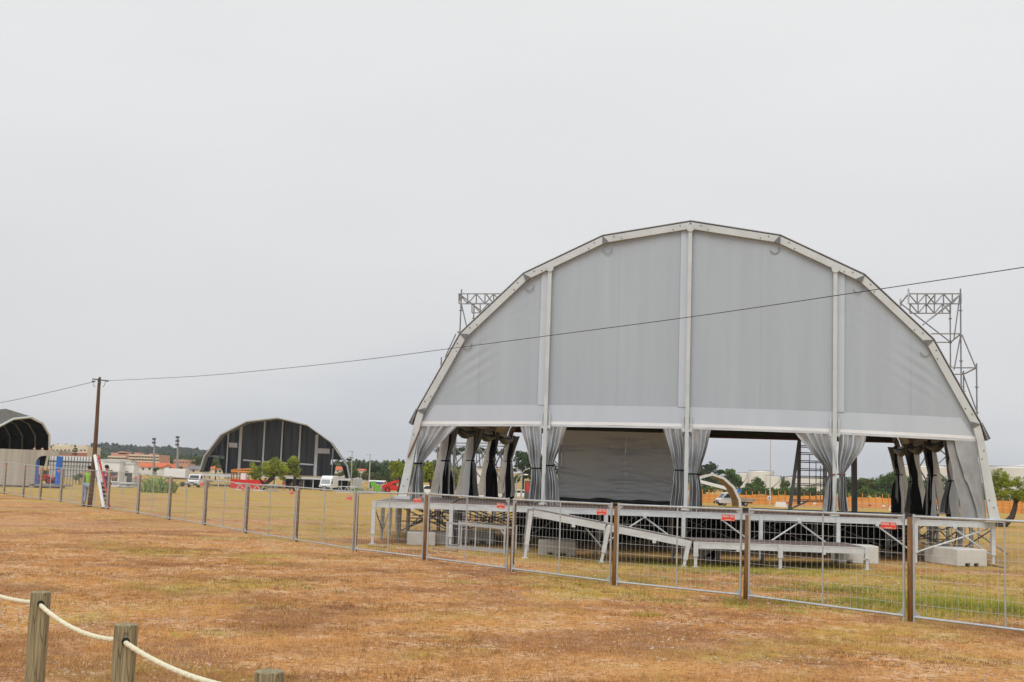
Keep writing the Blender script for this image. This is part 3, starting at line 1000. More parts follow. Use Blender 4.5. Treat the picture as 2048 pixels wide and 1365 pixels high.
# every tent leg stands on its own pair of posts; those behind the stage reach down to the field
for s, side in ((-1, 'left'), (1, 'right')):
    for k in range(5):
        if k == 0: continue
        w = s * 8.38
        p = T(w, 0, k * BAY)
        where = ('front', 'second', 'third', 'fourth', 'rear')[k]
        t_ = empty('scaffold_support', f'steel support under the {where} leg on the {side} side of the big tent', 'support', (p.x, p.y, 0), group='supports under the tent legs')
        for q in (-.17, .17):
            c = T(w + q, 0, k * BAY + .02)
            part(MB().box((c.x, c.y, DECK / 2), (.10, .10, DECK - .01), YAW), 'leg', alu_dull, t_)
        for (qa, qb) in ((-.17, -1.3), (.17, 1.0)):
            part(MB().tube([T(w + qa, DECK - .1, k * BAY + .1), T(w + qb * s * -s, .10, k * BAY + .3)], .025, 6), 'diagonal', alu_dull, t_)
        part(MB().tube([T(w - .17, DECK - .15, k * BAY + .1), T(w, .12, k * BAY + 1.9)], .025, 6), 'diagonal', dark_steel, t_)
        part(MB().box(T(w, DECK + .0, k * BAY), (.6, .4, .02), YAW), 'top_plate', alu_dull, t_)

# tent support under the left leg
sup = empty('scaffold_support', 'steel support with twin legs and diagonals under the left tent leg', 'support', tuple(gnd(800, 1084)))
lp = gnd(797, 1085)
for dx in (0, .24):
    part(leg_mesh(lp.x + dx, lp.y + dx * .5, DECK - .04, w=.10), 'leg', alu_dull, sup)
for dx in (.3, 1.35):
    part(MB().tube([(lp.x + dx, lp.y + .3, DECK - .06), (lp.x + 1.65 - dx, lp.y + .4, .45)], .03, 6), 'diagonal', dark_steel if dx < 1 else alu_dull, sup)
part(MB().tube([(lp.x + .9, lp.y + .35, DECK - .06), (lp.x + 1.5, lp.y + .35, .5)], .022, 6), 'diagonal', dark_steel, sup)

# ------------------------------------------------------------------ ramp and low platform in front
RY, RD = 30.25, 2.05
def leaning_leg(px_t, py_t, px_b, py_b, y):
    t, bb = P(px_t, py_t, y), P(px_b, py_b, y)
    bb = Vector((bb.x, y, max(gz(bb.x, y), bb.z)))
    j = lerp(t, bb, .74)
    b = MB()
    b.bar(t, j, .105, .105, up=(0, 1, 0)); b.bar(j, bb, .07, .07, up=(0, 1, 0))
    return b
ra, rb_ = P(1066, 1020, RY), P(1386, 1083, RY)
ramp = empty('ramp', 'sloping aluminium ramp with brown deck in front of the stage', 'ramp', (ra.x, RY, 0))
mid = lerp(ra, rb_, .462)
for a, c in ((ra, mid), (mid, rb_)):
    dr = (c - a).normalized(); nn = Vector((-dr.z, 0, dr.x))
    a2, c2 = a + dr * .03, c - dr * .03
    b = MB().prism([a2 + Vector((0, .03, 0)) - nn * .012, c2 + Vector((0, .03, 0)) - nn * .012, c2 + Vector((0, RD, 0)) - nn * .012, a2 + Vector((0, RD, 0)) - nn * .012], -nn * .022)
    part(b, 'deck', ply, ramp)
    for y in (RY, RY + RD):
        b = MB()
        b.prism([a2 + Vector((0, y - RY - .022, 0)), c2 + Vector((0, y - RY - .022, 0)), c2 + Vector((0, y - RY - .022, 0)) - nn * .165, a2 + Vector((0, y - RY - .022, 0)) - nn * .165], Vector((0, .045, 0)))
        m_ = lerp(a, c, .55)
        b.box((m_.x, y - .05, m_.z - .19), (.09, .05, .09))
        part(b, 'edge_beam', alu, ramp)
for (t_, b__) in (((1062, 1022), (1050, 1107)), ((1217, 1052), (1202, 1124)), ((1377, 1082), (1367, 1133))):
    for y in (RY - .03, RY + RD):
        dp = P(*t_, RY) ; db = P(*b__, RY)
        db = Vector((db.x, 0, gz(db.x, y)))
        t3 = Vector((dp.x, y, dp.z - .01)); b3 = Vector((db.x, y, db.z))
        j = lerp(t3, b3, .72)
        q = MB(); q.bar(t3, j, .105, .105, up=(0, 1, 0)); q.bar(j, b3, .07, .07, up=(0, 1, 0))
        q.box((b3.x, y, b3.z + .012), (.16, .16, .02))
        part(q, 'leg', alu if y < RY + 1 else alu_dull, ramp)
m_ = lerp(ra, mid, .72)
part(MB().tube([m_ - UP * .2 + Vector((0, .05, 0)), lerp(P(1217, 1052, RY), P(1202, 1124, RY), .65) + Vector((0, .05, 0))], .02, 6), 'brace', alu_dull, ramp)

la, lb_, lc = P(1391, 1084, RY), P(1560, 1090, RY), P(1733, 1096, RY)
LZ = (la.z + lc.z) / 2 + .005
low = empty('low_platform', 'low aluminium platform with brown top at the foot of the ramp', 'platform', (la.x, RY, 0))
for a, c in ((la.x, lb_.x), (lb_.x, lc.x)):
    part(MB().box(((a + c) / 2, RY + RD / 2, LZ - .012), (c - a - .05, RD - .05, .022)), 'deck', ply, low)
    part(fascia(a + .06, c - .06, RY - .02, LZ), 'edge_beam', alu, low)
    part(fascia(a + .06, c - .06, RY + RD + .02, LZ), 'edge_beam', alu_dull, low)
part(MB().box((lc.x + .03, RY + RD / 2, LZ - .085), (.045, RD - .1, .165)), 'edge_beam', alu, low)
for xx in (la.x, lb_.x, lc.x):
    for y in (RY - .04, RY + RD):
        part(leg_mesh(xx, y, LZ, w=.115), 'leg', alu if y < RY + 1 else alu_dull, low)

# ------------------------------------------------------------------ concrete ballast blocks
def block(label, px, py, sz, rz, m, notch=True):
    p = gnd(px, py)
    o = MB()
    sx, sy, szz = sz
    c, s = math.cos(rz), math.sin(rz)
    def L3(x, y, z): return Vector((p.x + x * c - y * s, p.y + x * s + y * c, p.z + z))
    if notch:
        prof = [(-sx / 2, 0), (-sx / 2 + .25, 0), (-sx / 2 + .25, .08), (-sx / 2 + .40, .08), (-sx / 2 + .40, 0), (sx / 2 - .40, 0), (sx / 2 - .40, .08), (sx / 2 - .25, .08), (sx / 2 - .25, 0), (sx / 2, 0), (sx / 2, szz), (-sx / 2, szz)]
    else:
        prof = [(-sx / 2, 0), (sx / 2, 0), (sx / 2, szz), (-sx / 2, szz)]
    o.prism([L3(x, 0, z) for x, z in prof], L3(0, sy, 0) - L3(0, 0, 0))
    ob = o.build('concrete_block', m, loc=p, bevel=.025)
    return tag(ob, label, 'concrete block', 'concrete blocks under the stage')
block('large pale concrete block beside the right corner leg of the stage', 1945, 1134, (.92, 1.5, .46), R(15), concrete_pale)
block('pale concrete block with lifting slots by the end of the low platform', 1716, 1128, (1.1, .8, .48), R(-3), concrete_pale)
block('grey concrete block at the foot of the ramp behind the low platform', 1417, 1122, (.62, .7, .42), 0, concrete)
block('grey concrete block under the top half of the ramp', 1114, 1112, (1.0, .7, .38), R(-2), concrete)
block('grey concrete block under the left end of the stage', 842, 1092, (.78, .8, .37), R(4), concrete, False)
block('dark grey concrete block under the stage behind the second front leg', 884, 1090, (.62, .8, .36), R(4), concrete, False)
block('concrete block standing half hidden behind the galvanised rail frame', 955, 1088, (.95, .8, .36), R(-2), concrete)
for lab, a, c in (('pale board lying on the ground by the left corner leg of the stage', (738, 1093), (771, 1096)), ('pale board lying on the ground before the rail frame', (868, 1099), (912, 1104)), ('pale board lying by the right corner leg of the stage', (1978, 1131), (2012, 1137)), ('thin board lying on the grass left of the right concrete block', (1800, 1130), (1848, 1129))):
    p, q = gnd(*a), gnd(*c)
    o = MB().bar(p + UP * .03, q + UP * .03, .16, .045)
    tag(o.build('board', plank, loc=None), lab, 'board', 'loose boards on the ground')

# galvanised rail frame standing on the grass
rp = gnd(893, 1099); rq = gnd(1008, 1110)
rail = empty('rail_frame', 'galvanised steel rail frame resting on the grass in front of the stage', 'rail frame', tuple(rp))
dv = (rq - rp); Ln = dv.length; dv.normalize(); nv = Vector((-dv.y, dv.x, 0))
RH = .70
for o_ in (0, .55):
    off = nv * o_
    part(MB().bar(rp + off + UP * .07, rq + off + UP * .07, .05), 'bottom_rail', galv, rail)
    part(MB().bar(rp + off + UP * (RH), rq + off + UP * (RH - .03), .045), 'top_rail', galv, rail)
    for t in ((0, 1) if o_ else (0, .25, .5, .75, 1)):
        q = lerp(rp, rq, t) + off
        part(MB().bar(q + UP * .0, q + UP * (RH + (.04 if t in (0, 1) else 0)), .05 if t in (0, 1) else .035), 'upright', galv, rail)
for t in (0, 1):
    q = lerp(rp, rq, t)
    part(MB().bar(q + UP * .1, q + nv * .55 + UP * .1, .04), 'cross_bar', galv, rail)
part(MB().bar(rq + UP * (RH - .02) - dv * .16, rq + UP * (RH - .18), .03), 'corner_brace', galv, rail)

# ------------------------------------------------------------------ steel ladder and post on the stage
def on_deck(px, py, z=DECK):
    r = ray(px, py); k = (z - CH) / r.z
    return Vector((r.x * k, r.y * k, z))
lt = on_deck(1577.5, 1027.5)
yl = lt.y
lad = empty('scaffold_ladder', 'dark steel scaffold ladder on wheels standing on the stage', 'ladder', tuple(lt))
def Q(px, py, dy=0): return P(px, py, yl + dy)
b = MB(); b.bar(Q(1579, 1022), Q(1600, 872), .085, .085, up=(0, 1, 0))
part(b, 'inclined_rail', dark_steel, lad)
part(MB().bar(Q(1650, 1012, .1), Q(1650, 872, .1), .10), 'upright', alu_dull, lad)
for y, xl, xr in ((893, 1597, 1650), (907, 1595, 1650), (923, 1593, 1650), (939, 1592, 1650), (954, 1590, 1656), (969, 1588, 1650), (986, 1585, 1650), (1001, 1583, 1650)):
    part(MB().bar(Q(xl, y - 1.6), Q(xr, y + .2), .026), 'rung', dark_steel, lad)
    part(MB().bar(Q(xl, y + 1.6, .25), Q(xr, y + 3.4, .25), .026), 'rung', dark_steel, lad)
for x_ in (1619, 1632, 1641):
    part(MB().bar(Q(x_, 910 + (x_ - 1619), .12), Q(x_, 1001, .12), .018), 'upright', dark_steel, lad)
part(MB().bar(Q(1582, 1018), Q(1617, 1002), .04), 'diagonal', dark_steel, lad)
b = MB(); b.disc(on_deck(1577.5, 1027.5) + UP * .065, (1, 0, 0), .065, .04, 12)
part(b, 'castor', rubber, lad)
sp_ = on_deck(1709, 1026)
o = empty('steel_post', 'square dark grey steel post standing on the stage behind the right gable post', 'post', tuple(sp_))
part(MB().bar(sp_, Vector((sp_.x - .03, sp_.y, 4.0)), .15), 'shaft', mat('grey_post', (.16, .155, .15), .55, .2, .2, 3), o)
part(MB().box(sp_ + UP * .02, (.24, .24, .04)), 'foot_plate', dark_steel, o)

# ------------------------------------------------------------------ scaffold towers beside the tent
def tower(label, near, far, ynear, yfar, s, spec):
    """near/far: photo columns of the uprights in the nearer and the farther frame"""
    g0 = base(near[0], ynear)
    root = empty('scaffold_tower', label, 'scaffold', tuple(g0), group='scaffold towers beside the big tent')
    rad = .030
    m = mat('scaffold_tube', (.24, .24, .24), .5, .45, .25, 5)
    def tb(p, q, name, r=.026): return part(MB().tube([p, q], r, 6), name, m, root)
    for cols, Y, k in ((near, ynear, 0), (far, yfar, 1)):
        Xs = [XZ(c, Y, 7.0) for c in cols]
        for c, X in zip(cols, Xs):
            zt = spec['tops'][k].get(c)
            b = MB(); b.tube([(X, Y, 0), (X, Y, zt)], rad, 6)
            z = 1.0
            while z < zt:
                b.disc((X, Y, z), UP, .075, .035, 8); z += 1.0
            part(b, 'standard', m, root)
        for (pa, pb, nm) in spec['bars'][k]:
            tb(P(*pa, Y), P(*pb, Y), nm)
    for (pa, ya, pb, yb, nm) in spec.get('cross', []):
        tb(P(*pa, ya), P(*pb, yb), nm, .028)
    return root
yn, yf = 46.0, 48.4
def topz(px, py, Y): return P(px, py, Y).z
def truss(xl, xr, yt, yb, n):
    """chords plus lacing, photo pixels"""
    out = [((xl, yt), (xr, yt), 'chord'), ((xl, yb), (xr, yb), 'chord')]
    for i in range(n + 1):
        x = xl + (xr - xl) * i / n
        out.append(((x, yt), (x, yb), 'lacing'))
        if i < n:
            x2 = xl + (xr - xl) * (i + 1) / n
            out.append((((x, yt), (x2, yb)) if i % 2 == 0 else ((x, yb), (x2, yt))) + ('lacing',))
    return out
specR = dict(tops=[{1922: topz(1922, 578, yn), 1953: topz(1953, 727, yn), 1817: topz(1817, 578, yn)}, {1901: topz(1901, 606, yf), 1927: topz(1927, 742, yf), 1801: topz(1801, 600, yf)}],
    bars=[truss(1817, 1922, 588, 608, 6) + [((1862, 668), (1922, 668), 'ledger'), ((1905, 736), (1953, 736), 'ledger'), ((1922, 588), (1845, 651), 'diagonal'), ((1922, 668), (1908, 740), 'diagonal'), ((1924, 670), (1951, 735), 'diagonal'), ((1920, 590), (1908, 678), 'diagonal'), ((1925, 745), (1953, 822), 'diagonal')],
          truss(1820, 1901, 608, 627, 5) + [((1868, 685), (1903, 685), 'ledger'), ((1905, 749), (1928, 749), 'ledger'), ((1802, 608), (1900, 684), 'diagonal'), ((1902, 608), (1845, 650), 'diagonal')]],
    cross=[((1922, 588), yn, (1901, 608), yf, 'transom'), ((1922, 668), yn, (1901, 685), yf, 'transom'), ((1953, 736), yn, (1927, 749), yf, 'transom'), ((1817, 588), yn, (1801, 608), yf, 'transom'), ((1870, 590), yn, (1852, 612), yf, 'transom')])
# the inner uprights stop on the truss: give them short spigots only
def fix_inner(spec, key0, key1): pass
near_cols, far_cols = [1922, 1953], [1901, 1927]
tR = tower('tall grey scaffold tower with lattice truss behind the right side of the tent', near_cols, far_cols, yn, yf, 1, specR)
for (px, py, Y) in ((1817, 588, yn), (1801, 608, yf)):
    part(MB().tube([P(px, py + 20, Y), P(px, py - 10, Y)], .04, 6), 'spigot', galv, tR)
ynl, yfl = 51.0, 53.6
specL = dict(tops=[{918: topz(918, 579, ynl), 883: topz(883, 715, ynl)}, {944: topz(944, 607, yfl)}],
    bars=[truss(918, 1022, 588, 608, 6) + [((918, 588), (933, 652), 'diagonal'), ((914, 664), (935, 664), 'ledger'), ((918, 588), (985, 640), 'diagonal'), ((912, 668), (890, 715), 'diagonal')],
          truss(944, 1026, 607, 626, 5)],
    cross=[((918, 588), ynl, (944, 608), yfl, 'transom'), ((972, 588), ynl, (990, 612), yfl, 'transom'), ((916, 664), ynl, (942, 682), yfl, 'transom')])
tL = tower('tall grey scaffold tower with lattice truss behind the left side of the tent', [918, 883], [944], ynl, yfl, -1, specL)
# low bracing of the towers, visible through the open sides of the tent
for t_, cols, Y in ((tL, [(906, 944), (944, 988), (988, 1012)], ynl), (tR, [(1866, 1922), (1838, 1866)], yn)):
    m = MATS['scaffold_tube']
    for (ca_, cb_) in cols:
        for (ya, yb) in ((888, 936), (936, 984)):
            part(MB().tube([P(ca_, ya, Y), P(cb_, yb, Y)], .03, 6), 'diagonal', m, t_)
            part(MB().tube([P(ca_, yb, Y + .1), P(cb_, ya, Y + .1)], .03, 6), 'diagonal', m, t_)
        for yy in (886, 892, 982):
            part(MB().tube([P(ca_, yy, Y), P(cb_, yy + 1, Y)], .028, 6), 'ledger', m, t_)
        for cc in (ca_, cb_):
            part(MB().tube([(XZ(cc, Y, 2), Y, 0), (XZ(cc, Y, 2), Y, P(cc, 885, Y).z)], .032, 6), 'standard', m, t_)

# ------------------------------------------------------------------ the mesh fence
JOINTS = [((1818, 1243), (1820, 1030)), ((1489, 1199), (1491, 1017)), ((1226, 1171), (1227, 1007)), ((1018, 1144), (1019, 997)), ((849, 1121), (852, 986)), ((706, 1103), (709, 983)), ((588, 1084), (593, 973)), ((488, 1067), (495, 967)), ((406, 1051), (411, 958)), ((335, 1040), (340, 953)), ((273, 1028), (276, 946)), ((213, 1019), (219, 942)), ((163, 1013), (168, 939)), ((119, 1004), (123, 936)), ((78, 1000), (82, 932)), ((44, 995), (47, 928)), ((6, 988), (9, 924))]
JP = [gnd(*a) for a, c in JOINTS]
JT = [P(*c, p.y).z for (a, c), p in zip(JOINTS, JP)]
# one joint beyond each side of the photograph
d_ = JP[0] - JP[1]
JP.insert(0, Vector((JP[0].x + d_.x, JP[0].y + d_.y, gz(JP[0].x + d_.x, JP[0].y + d_.y)))); JT.insert(0, JT[0] + .02)
d_ = JP[-1] - JP[-2]
JP.append(JP[-1] + d_); JT.append(JT[-1])
PANEL_LABEL = ['mesh fence panel running out of the picture on the right', 'mesh fence panel in front of the low platform end and right half of stage', 'mesh fence panel in front of the foot of the ramp', 'mesh fence panel in front of the top of the ramp', 'mesh fence panel in front of the galvanised rail frame', 'mesh fence panel in front of the left corner of the stage', 'mesh fence panel just left of the stage with white van beyond', 'mesh fence panel below the wide green pine clump', 'mesh fence panel in front of the red and timber kiosk', 'mesh fence panel right of the white truck', 'mesh fence panel in front of the white truck', 'mesh fence panel in front of the green reeds', 'mesh fence panel just right of the red and white ladder', 'mesh fence panel in front of the two men at the wooden pole', 'mesh fence panel right of the blue pillar', 'mesh fence panel in front of the kiosk opening with the red machine', 'mesh fence panel in front of the plain concrete kiosk wall', 'mesh fence panel leaving the picture on the left']
SIGN = .27
def fence_panel(i):
    a, c = JP[i + 1], JP[i]          # left joint, right joint
    za, zc = JT[i + 1], JT[i]
    d = (c - a); d.z = 0; L_ = d.length; d.normalize()
    n = Vector((-d.y, d.x, 0))
    root = empty('mesh_fence', PANEL_LABEL[i], 'fence panel', tuple(a), group='panels of the mesh fence')
    g = .085 if i < 6 else .05
    ga, gc_ = a.z, c.z
    def pt(t, f):  # t along, f height fraction measured between ground and rail
        return Vector((a.x, a.y, 0)) + d * t + UP * (lerp(ga, gc_, t / L_) + (lerp(za - ga, zc - gc_, t / L_)) * f)
    b = MB()
    r = .0205 if i < 6 else .0165
    t0, t1 = g, L_ - g
    for t in (t0, t1): b.tube([pt(t, 0), pt(t, 1.0) + UP * .012], r, 8)
    for f in (.045, .985): b.tube([pt(t0, f), pt(t1, f)], r, 8)
    b.tube([pt((t0 + t1) / 2, .045), pt((t0 + t1) / 2, .985)], .0145, 6)
    for t, s in ((t0, 1), (t1, -1)):
        for f, q in ((.045, 1), (.985, -1)):
            p = pt(t, f)
            b.prism([p - n * .003, p + d * s * .13 - n * .003, p + UP * q * .13 - n * .003], n * .006)
    part(b, 'frame', galv, root, smooth=False)
    b = MB()
    nv = int((t1 - t0) / .1)
    for q in range(1, nv):
        t = t0 + (t1 - t0) * q / nv
        b.tube([pt(t, .045), pt(t, .985)], .0021, 3, caps=False)
    for q in range(1, 8):
        f = .045 + .94 * q / 8
        b.tube([pt(t0, f) - n * .004, pt(t1, f) - n * .004], .0026, 3, caps=False)
    part(b, 'wire_mesh', wire_m, root)
    ts = t1 - .12 - SIGN
    f = .985 - .155 / (za - ga)
    p = pt(ts, f) - n * .012
    q0 = pt(ts + SIGN, f) - n * .012
    b = MB().prism([p - UP * .055, q0 - UP * .055, q0 + UP * .055, p + UP * .055], -n * .004)
    sg = part(b, 'sign', red_plate, root)
    b = MB()
    e = (q0 - p).normalized()
    o = p - n * .0062
    rr = random.Random(i)
    x = .022
    for ch in range(11):
        if ch == 7: x += .026
        for k in range(2):
            xx = x + k * .009
            b.prism([o + e * xx + UP * .006, o + e * (xx + .0045) + UP * .006, o + e * (xx + .0045) + UP * .038, o + e * xx + UP * .038], -n * .001)
        zc2 = .034 if ch % 3 else .008
        b.prism([o + e * x + UP * (zc2 - .002), o + e * (x + .013) + UP * (zc2 - .002), o + e * (x + .013) + UP * (zc2 + .004), o + e * x + UP * (zc2 + .004)], -n * .0008)
        x += .0185
    b.prism([o + e * .07 - UP * .040, o + e * .20 - UP * .040, o + e * .20 - UP * .032, o + e * .07 - UP * .032], -n * .001)
    edge = [(.004, -.051, .266, -.047), (.004, .047, .266, .051), (.004, -.047, .007, .047), (.263, -.047, .266, .047)]
    for (xa, ya, xb, yb) in edge:
        b.prism([o + e * xa + UP * ya, o + e * xb + UP * ya, o + e * xb + UP * yb, o + e * xa + UP * yb], -n * .0007)
    part(b, 'lettering', white_mark, sg)
for i in range(len(JP) - 1): fence_panel(i)
POST_LABEL = ['thick orange brown fence post nearest the camera at the right', 'brown fence post in front of the low platform', 'brown fence post in front of the middle of the ramp', 'brown fence post at the upper end of the ramp', 'brown fence post at the left end of the rail frame', 'brown fence post just left of the stage corner', 'brown fence post under the white van', 'brown fence post under the wide green pine clump', 'brown fence post right of the white truck', 'brown fence post in front of the white truck', 'brown fence post between reeds and ladder', 'brown fence post right behind the foot of the ladder', 'dark fence post just left of the wooden pole', 'dark fence post beside the blue pillar', 'dark fence post in front of the kiosk opening', 'dark fence post in front of the concrete kiosk wall', 'dark fence post near the left edge of the picture']
for i in range(1, len(JP) - 1):
    p = JP[i]; h = (JT[i] - p.z) * rng.uniform(.93, 1.0)
    if i == 3: h = (JT[i] - p.z) * .96
    d = (JP[i - 1] - JP[i + 1]); d.z = 0; d.normalize(); n = Vector((-d.y, d.x, 0))
    shift = d * (.02 if i < 5 else 0) + n * (.0 if i in (1, 2, 3, 5) else .06)
    lean = d * rng.uniform(-.02, .03)
    b = MB().tube([p + shift - UP * .05, p + shift + lean * .5 + UP * h * .5, p + shift + lean + UP * (h - .008), p + shift + lean + UP * h], [.043, .042, .040, .036] if i < 7 else [.040, .039, .038, .034], 12)
    o = b.build('fence_post', wood_post, loc=p, smooth=True)
    tag(o, POST_LABEL[i - 1], 'fence post', 'wooden posts of the mesh fence')

# ------------------------------------------------------------------ rope barrier in the foreground
BP = []
for (pxt, pyt, w, lab) in ((82, 1184, 38, 'weathered round rope post at the left edge of the picture'), (252.5, 1249, 45, 'weathered round rope post second from the left edge'), (539, 1342, 58, 'weathered round rope post with only its top in the picture')):
    Y = F * .123 / w
    t = P(pxt, pyt, Y)
    z0 = gz(t.x, Y)
    b = MB()
    rr = random.Random(int(w))
    n = 20
    zs = [z0 - .05, z0 + .3, t.z - .4, t.z - .02, t.z - .004, t.z]
    vs = []
    for i, z in enumerate(zs):
        for k in range(n):
            a = 2 * math.pi * k / n
            rad = .0615 * (1 + .02 * math.sin(3 * a + w) + .015 * math.sin(5 * a + z * 2)) * (1 if i < 4 else (.985 if i == 4 else .93))
            # a drying crack on the side facing the path
            da = (a - R(285) + math.pi) % (2 * math.pi) - math.pi
            if abs(da) < .10: rad *= .955
            vs.append((t.x + rad * math.cos(a), Y + rad * math.sin(a), z))
    fs = []
    for i in range(len(zs) - 1):
        for k in range(n):
            k2 = (k + 1) % n
            fs.append((i * n + k, i * n + k2, (i + 1) * n + k2, (i + 1) * n + k))
    fs.append(tuple((len(zs) - 1) * n + k for k in range(n)))
    b.add(vs, fs)
    root = empty('rope_post', lab, 'rope post', (t.x, Y, z0), group='round wooden posts of the rope barrier')
    sh_ = part(b, 'shaft', wood_grey, root, smooth=True)
    es = sh_.modifiers.new('edges', 'EDGE_SPLIT'); es.split_angle = R(35)
    BP.append((t, Y, root))
def strand(pts, rad, name, label, m):
    """three-strand laid rope along a path"""
    # resample
    pts = [Vector(p) for p in pts]
    L_ = [0]
    for a, c in zip(pts[:-1], pts[1:]): L_.append(L_[-1] + (c - a).length)
    n = int(L_[-1] / .006); m_ = 15
    vs, fs = [], []
    j = 0
    for i in range(n + 1):
        s = L_[-1] * i / n
        while j < len(pts) - 2 and s > L_[j + 1]: j += 1
        t = (s - L_[j]) / max(1e-6, L_[j + 1] - L_[j])
        p = lerp(pts[j], pts[j + 1], t); d = (pts[j + 1] - pts[j]).normalized()
        x = d.cross(UP).normalized(); y = x.cross(d)
        tw = s / .085 * 2 * math.pi
        for k in range(m_):
            a = 2 * math.pi * k / m_
            r_ = rad * (.90 + .12 * abs(math.cos(1.5 * (a - tw / 3 * 1.0))))
            vs.append(p + (x * math.cos(a) + y * math.sin(a)) * r_)
    for i in range(n):
        for k in range(m_):
            k2 = (k + 1) % m_
            fs.append((i * m_ + k, i * m_ + k2, (i + 1) * m_ + k2, (i + 1) * m_ + k))
    o = MB().add(vs, fs).build(name, m, smooth=True)
    return tag(o, label, 'rope')
rope_m = mat('cream_rope', (.74, .70, .50), .75, 0, .16, 40, .3, 200)
(t1_, Y1, r1_), (t2_, Y2, r2_), (t3_, Y3, r3_) = BP
h1 = P(76, 1206, Y1 - .02); h2 = P(244, 1281, Y2 - .02); h3 = P(534, 1386, Y3)
dd = (h1 - h2); h0 = h1 + dd * 1.25 + UP * .0
h0 = P(-140, 1106, Y1 + (Y1 - Y2) * 1.25)
path = []
for a, c, sag in ((h0, h1, .085), (h1, h2, .055), (h2, h3, .05)):
    for q in range(24):
        t = q / 24
        path.append(lerp(a, c, t) - UP * sag * 4 * t * (1 - t))
path.append(h3)
strand(path, .0138, 'rope', 'cream twisted rope threaded through the weathered wooden posts', rope_m)
for (t, Y, root), h in zip(BP, (h1, h2, h3)):
    nxt = h2 if h is h1 else h3
    e = (h2 - h1).normalized() if h is h1 else (h3 - h2).normalized()
    b = MB().disc(h + e * .058, e, .021, .012, 14)
    part(b, 'rope_hole', mat('dark_hole', (.02, .017, .012), .9), root)
# ------------------------------------------------------------------ wooden pole, overhead cable, ladder
pb = gnd(179, 1014)
pt_ = P(200.5, 754, pb.y)
pole = empty('utility_pole', 'slightly leaning dark wooden utility pole rising high above the fence', 'utility pole', tuple(pb))
pts = [lerp(pb, pt_, t) + Vector((.035 * math.sin(t * 4.2), 0, 0)) for t in np.linspace(0, .985, 9)]
part(MB().tube(pts + [pt_], [.105, .103, .10, .096, .09, .084, .078, .072, .066, .025], 12), 'shaft', pole_wood, pole, smooth=True)
b = MB().bar(P(185, 758.5, pb.y - .09), P(214, 762, pb.y - .09), .05)
ca_ = part(b, 'cross_arm', dark_steel, pole)
for px, py in ((187, 763), (214, 762), (199, 766)):
    b = MB().tube([P(px - 3, py, pb.y - .12), P(px + 3, py + .4, pb.y - .12)], .035, 8)
    part(b, 'insulator', dark_steel, ca_)
def hang(px_pts, end_px, end_Y, name, label, r=.012):
    """cable in one upright plane from the pole to a far support outside the picture"""
    a = Vector((pb.x, pb.y)); 
    e3 = P(end_px, 700, end_Y); e = Vector((e3.x, end_Y))
    pts = []
    for px, py in px_pts:
        Y = pb.y
        for _ in range(30):
            q = P(px, py, Y)
            # plan line: where does the column cross it
            if abs(e.x - a.x) < 1e-6: break
            t = (q.x - a.x) / (e.x - a.x)
            Yn = a.y + (e.y - a.y) * t
            Y = (Y + Yn) / 2
        pts.append(P(px, py, Y))
    # smooth
    out = []
    for i in range(len(pts) - 1):
        p0 = pts[max(0, i - 1)]; p1 = pts[i]; p2 = pts[i + 1]; p3 = pts[min(len(pts) - 1, i + 2)]
        for k in range(8):
            t = k / 8
            out.append(.5 * ((2 * p1) + (p2 - p0) * t + (2 * p0 - 5 * p1 + 4 * p2 - p3) * t * t + (3 * p1 - p0 - 3 * p2 + p3) * t ** 3))
    out.append(pts[-1])
    dl = (out[-1] - out[-6]).normalized()
    for q in range(1, 9): out.append(pts[-1] + dl * 2.5 * q + UP * .012 * q * q)
    o = MB().tube(out, r, 5).build(name, mat('black_cable', (.025, .025, .028), .5))
    return tag(o, label, 'cable')
hang([(214, 762), (390, 753), (560, 738), (735, 719), (905, 697), (1100, 671.5), (1380, 634.5), (1670, 592), (2048, 535), (2300, 494)], 2300, 18, 'overhead_cable', 'long thin black cable crossing the sky and the front of the tent', .0085)
hang([(187, 764), (90, 787), (0, 806), (-200, 842)], -200, 62, 'overhead_cable', 'short thin black cable leaving the wooden pole to the left', .0115)
b = MB()
for q in ([(186, 763), (187, 772), (191, 775)], [(211, 763), (209, 771), (205, 775)]):
    b.tube([P(x, y, pb.y - .12) for x, y in q], .01, 4)
part(b, 'jumper_wire', MATS['black_cable'], pole)

yL = pb.y - .35
ladder = empty('leaning_ladder', 'red and white extension ladder leaning against the wooden pole', 'ladder', tuple(gnd(207, 1017)))
lw0, lw1 = P(189.5, 910, yL), P(207, 1016, yL - .75)
lr0, lr1 = P(196.5, 911, yL + .12), P(220.5, 1018, yL - .55)
part(MB().bar(lw0, lw1, .115, .05, up=(0, 1, 0)), 'white_rail', white_paint, ladder)
part(MB().bar(lr0, lr1, .075, .05, up=(0, 1, 0)), 'red_rail', mat('red_fibreglass', (.50, .012, .015), .4), ladder)
for q in range(13):
    t = .03 + .94 * q / 12
    part(MB().tube([lerp(lw0, lw1, t), lerp(lr0, lr1, t)], .018, 6), 'rung', alu, ladder)
for p in (lw1, lr1): part(MB().box(p, (.10, .12, .06)), 'rubber_foot', rubber, ladder)

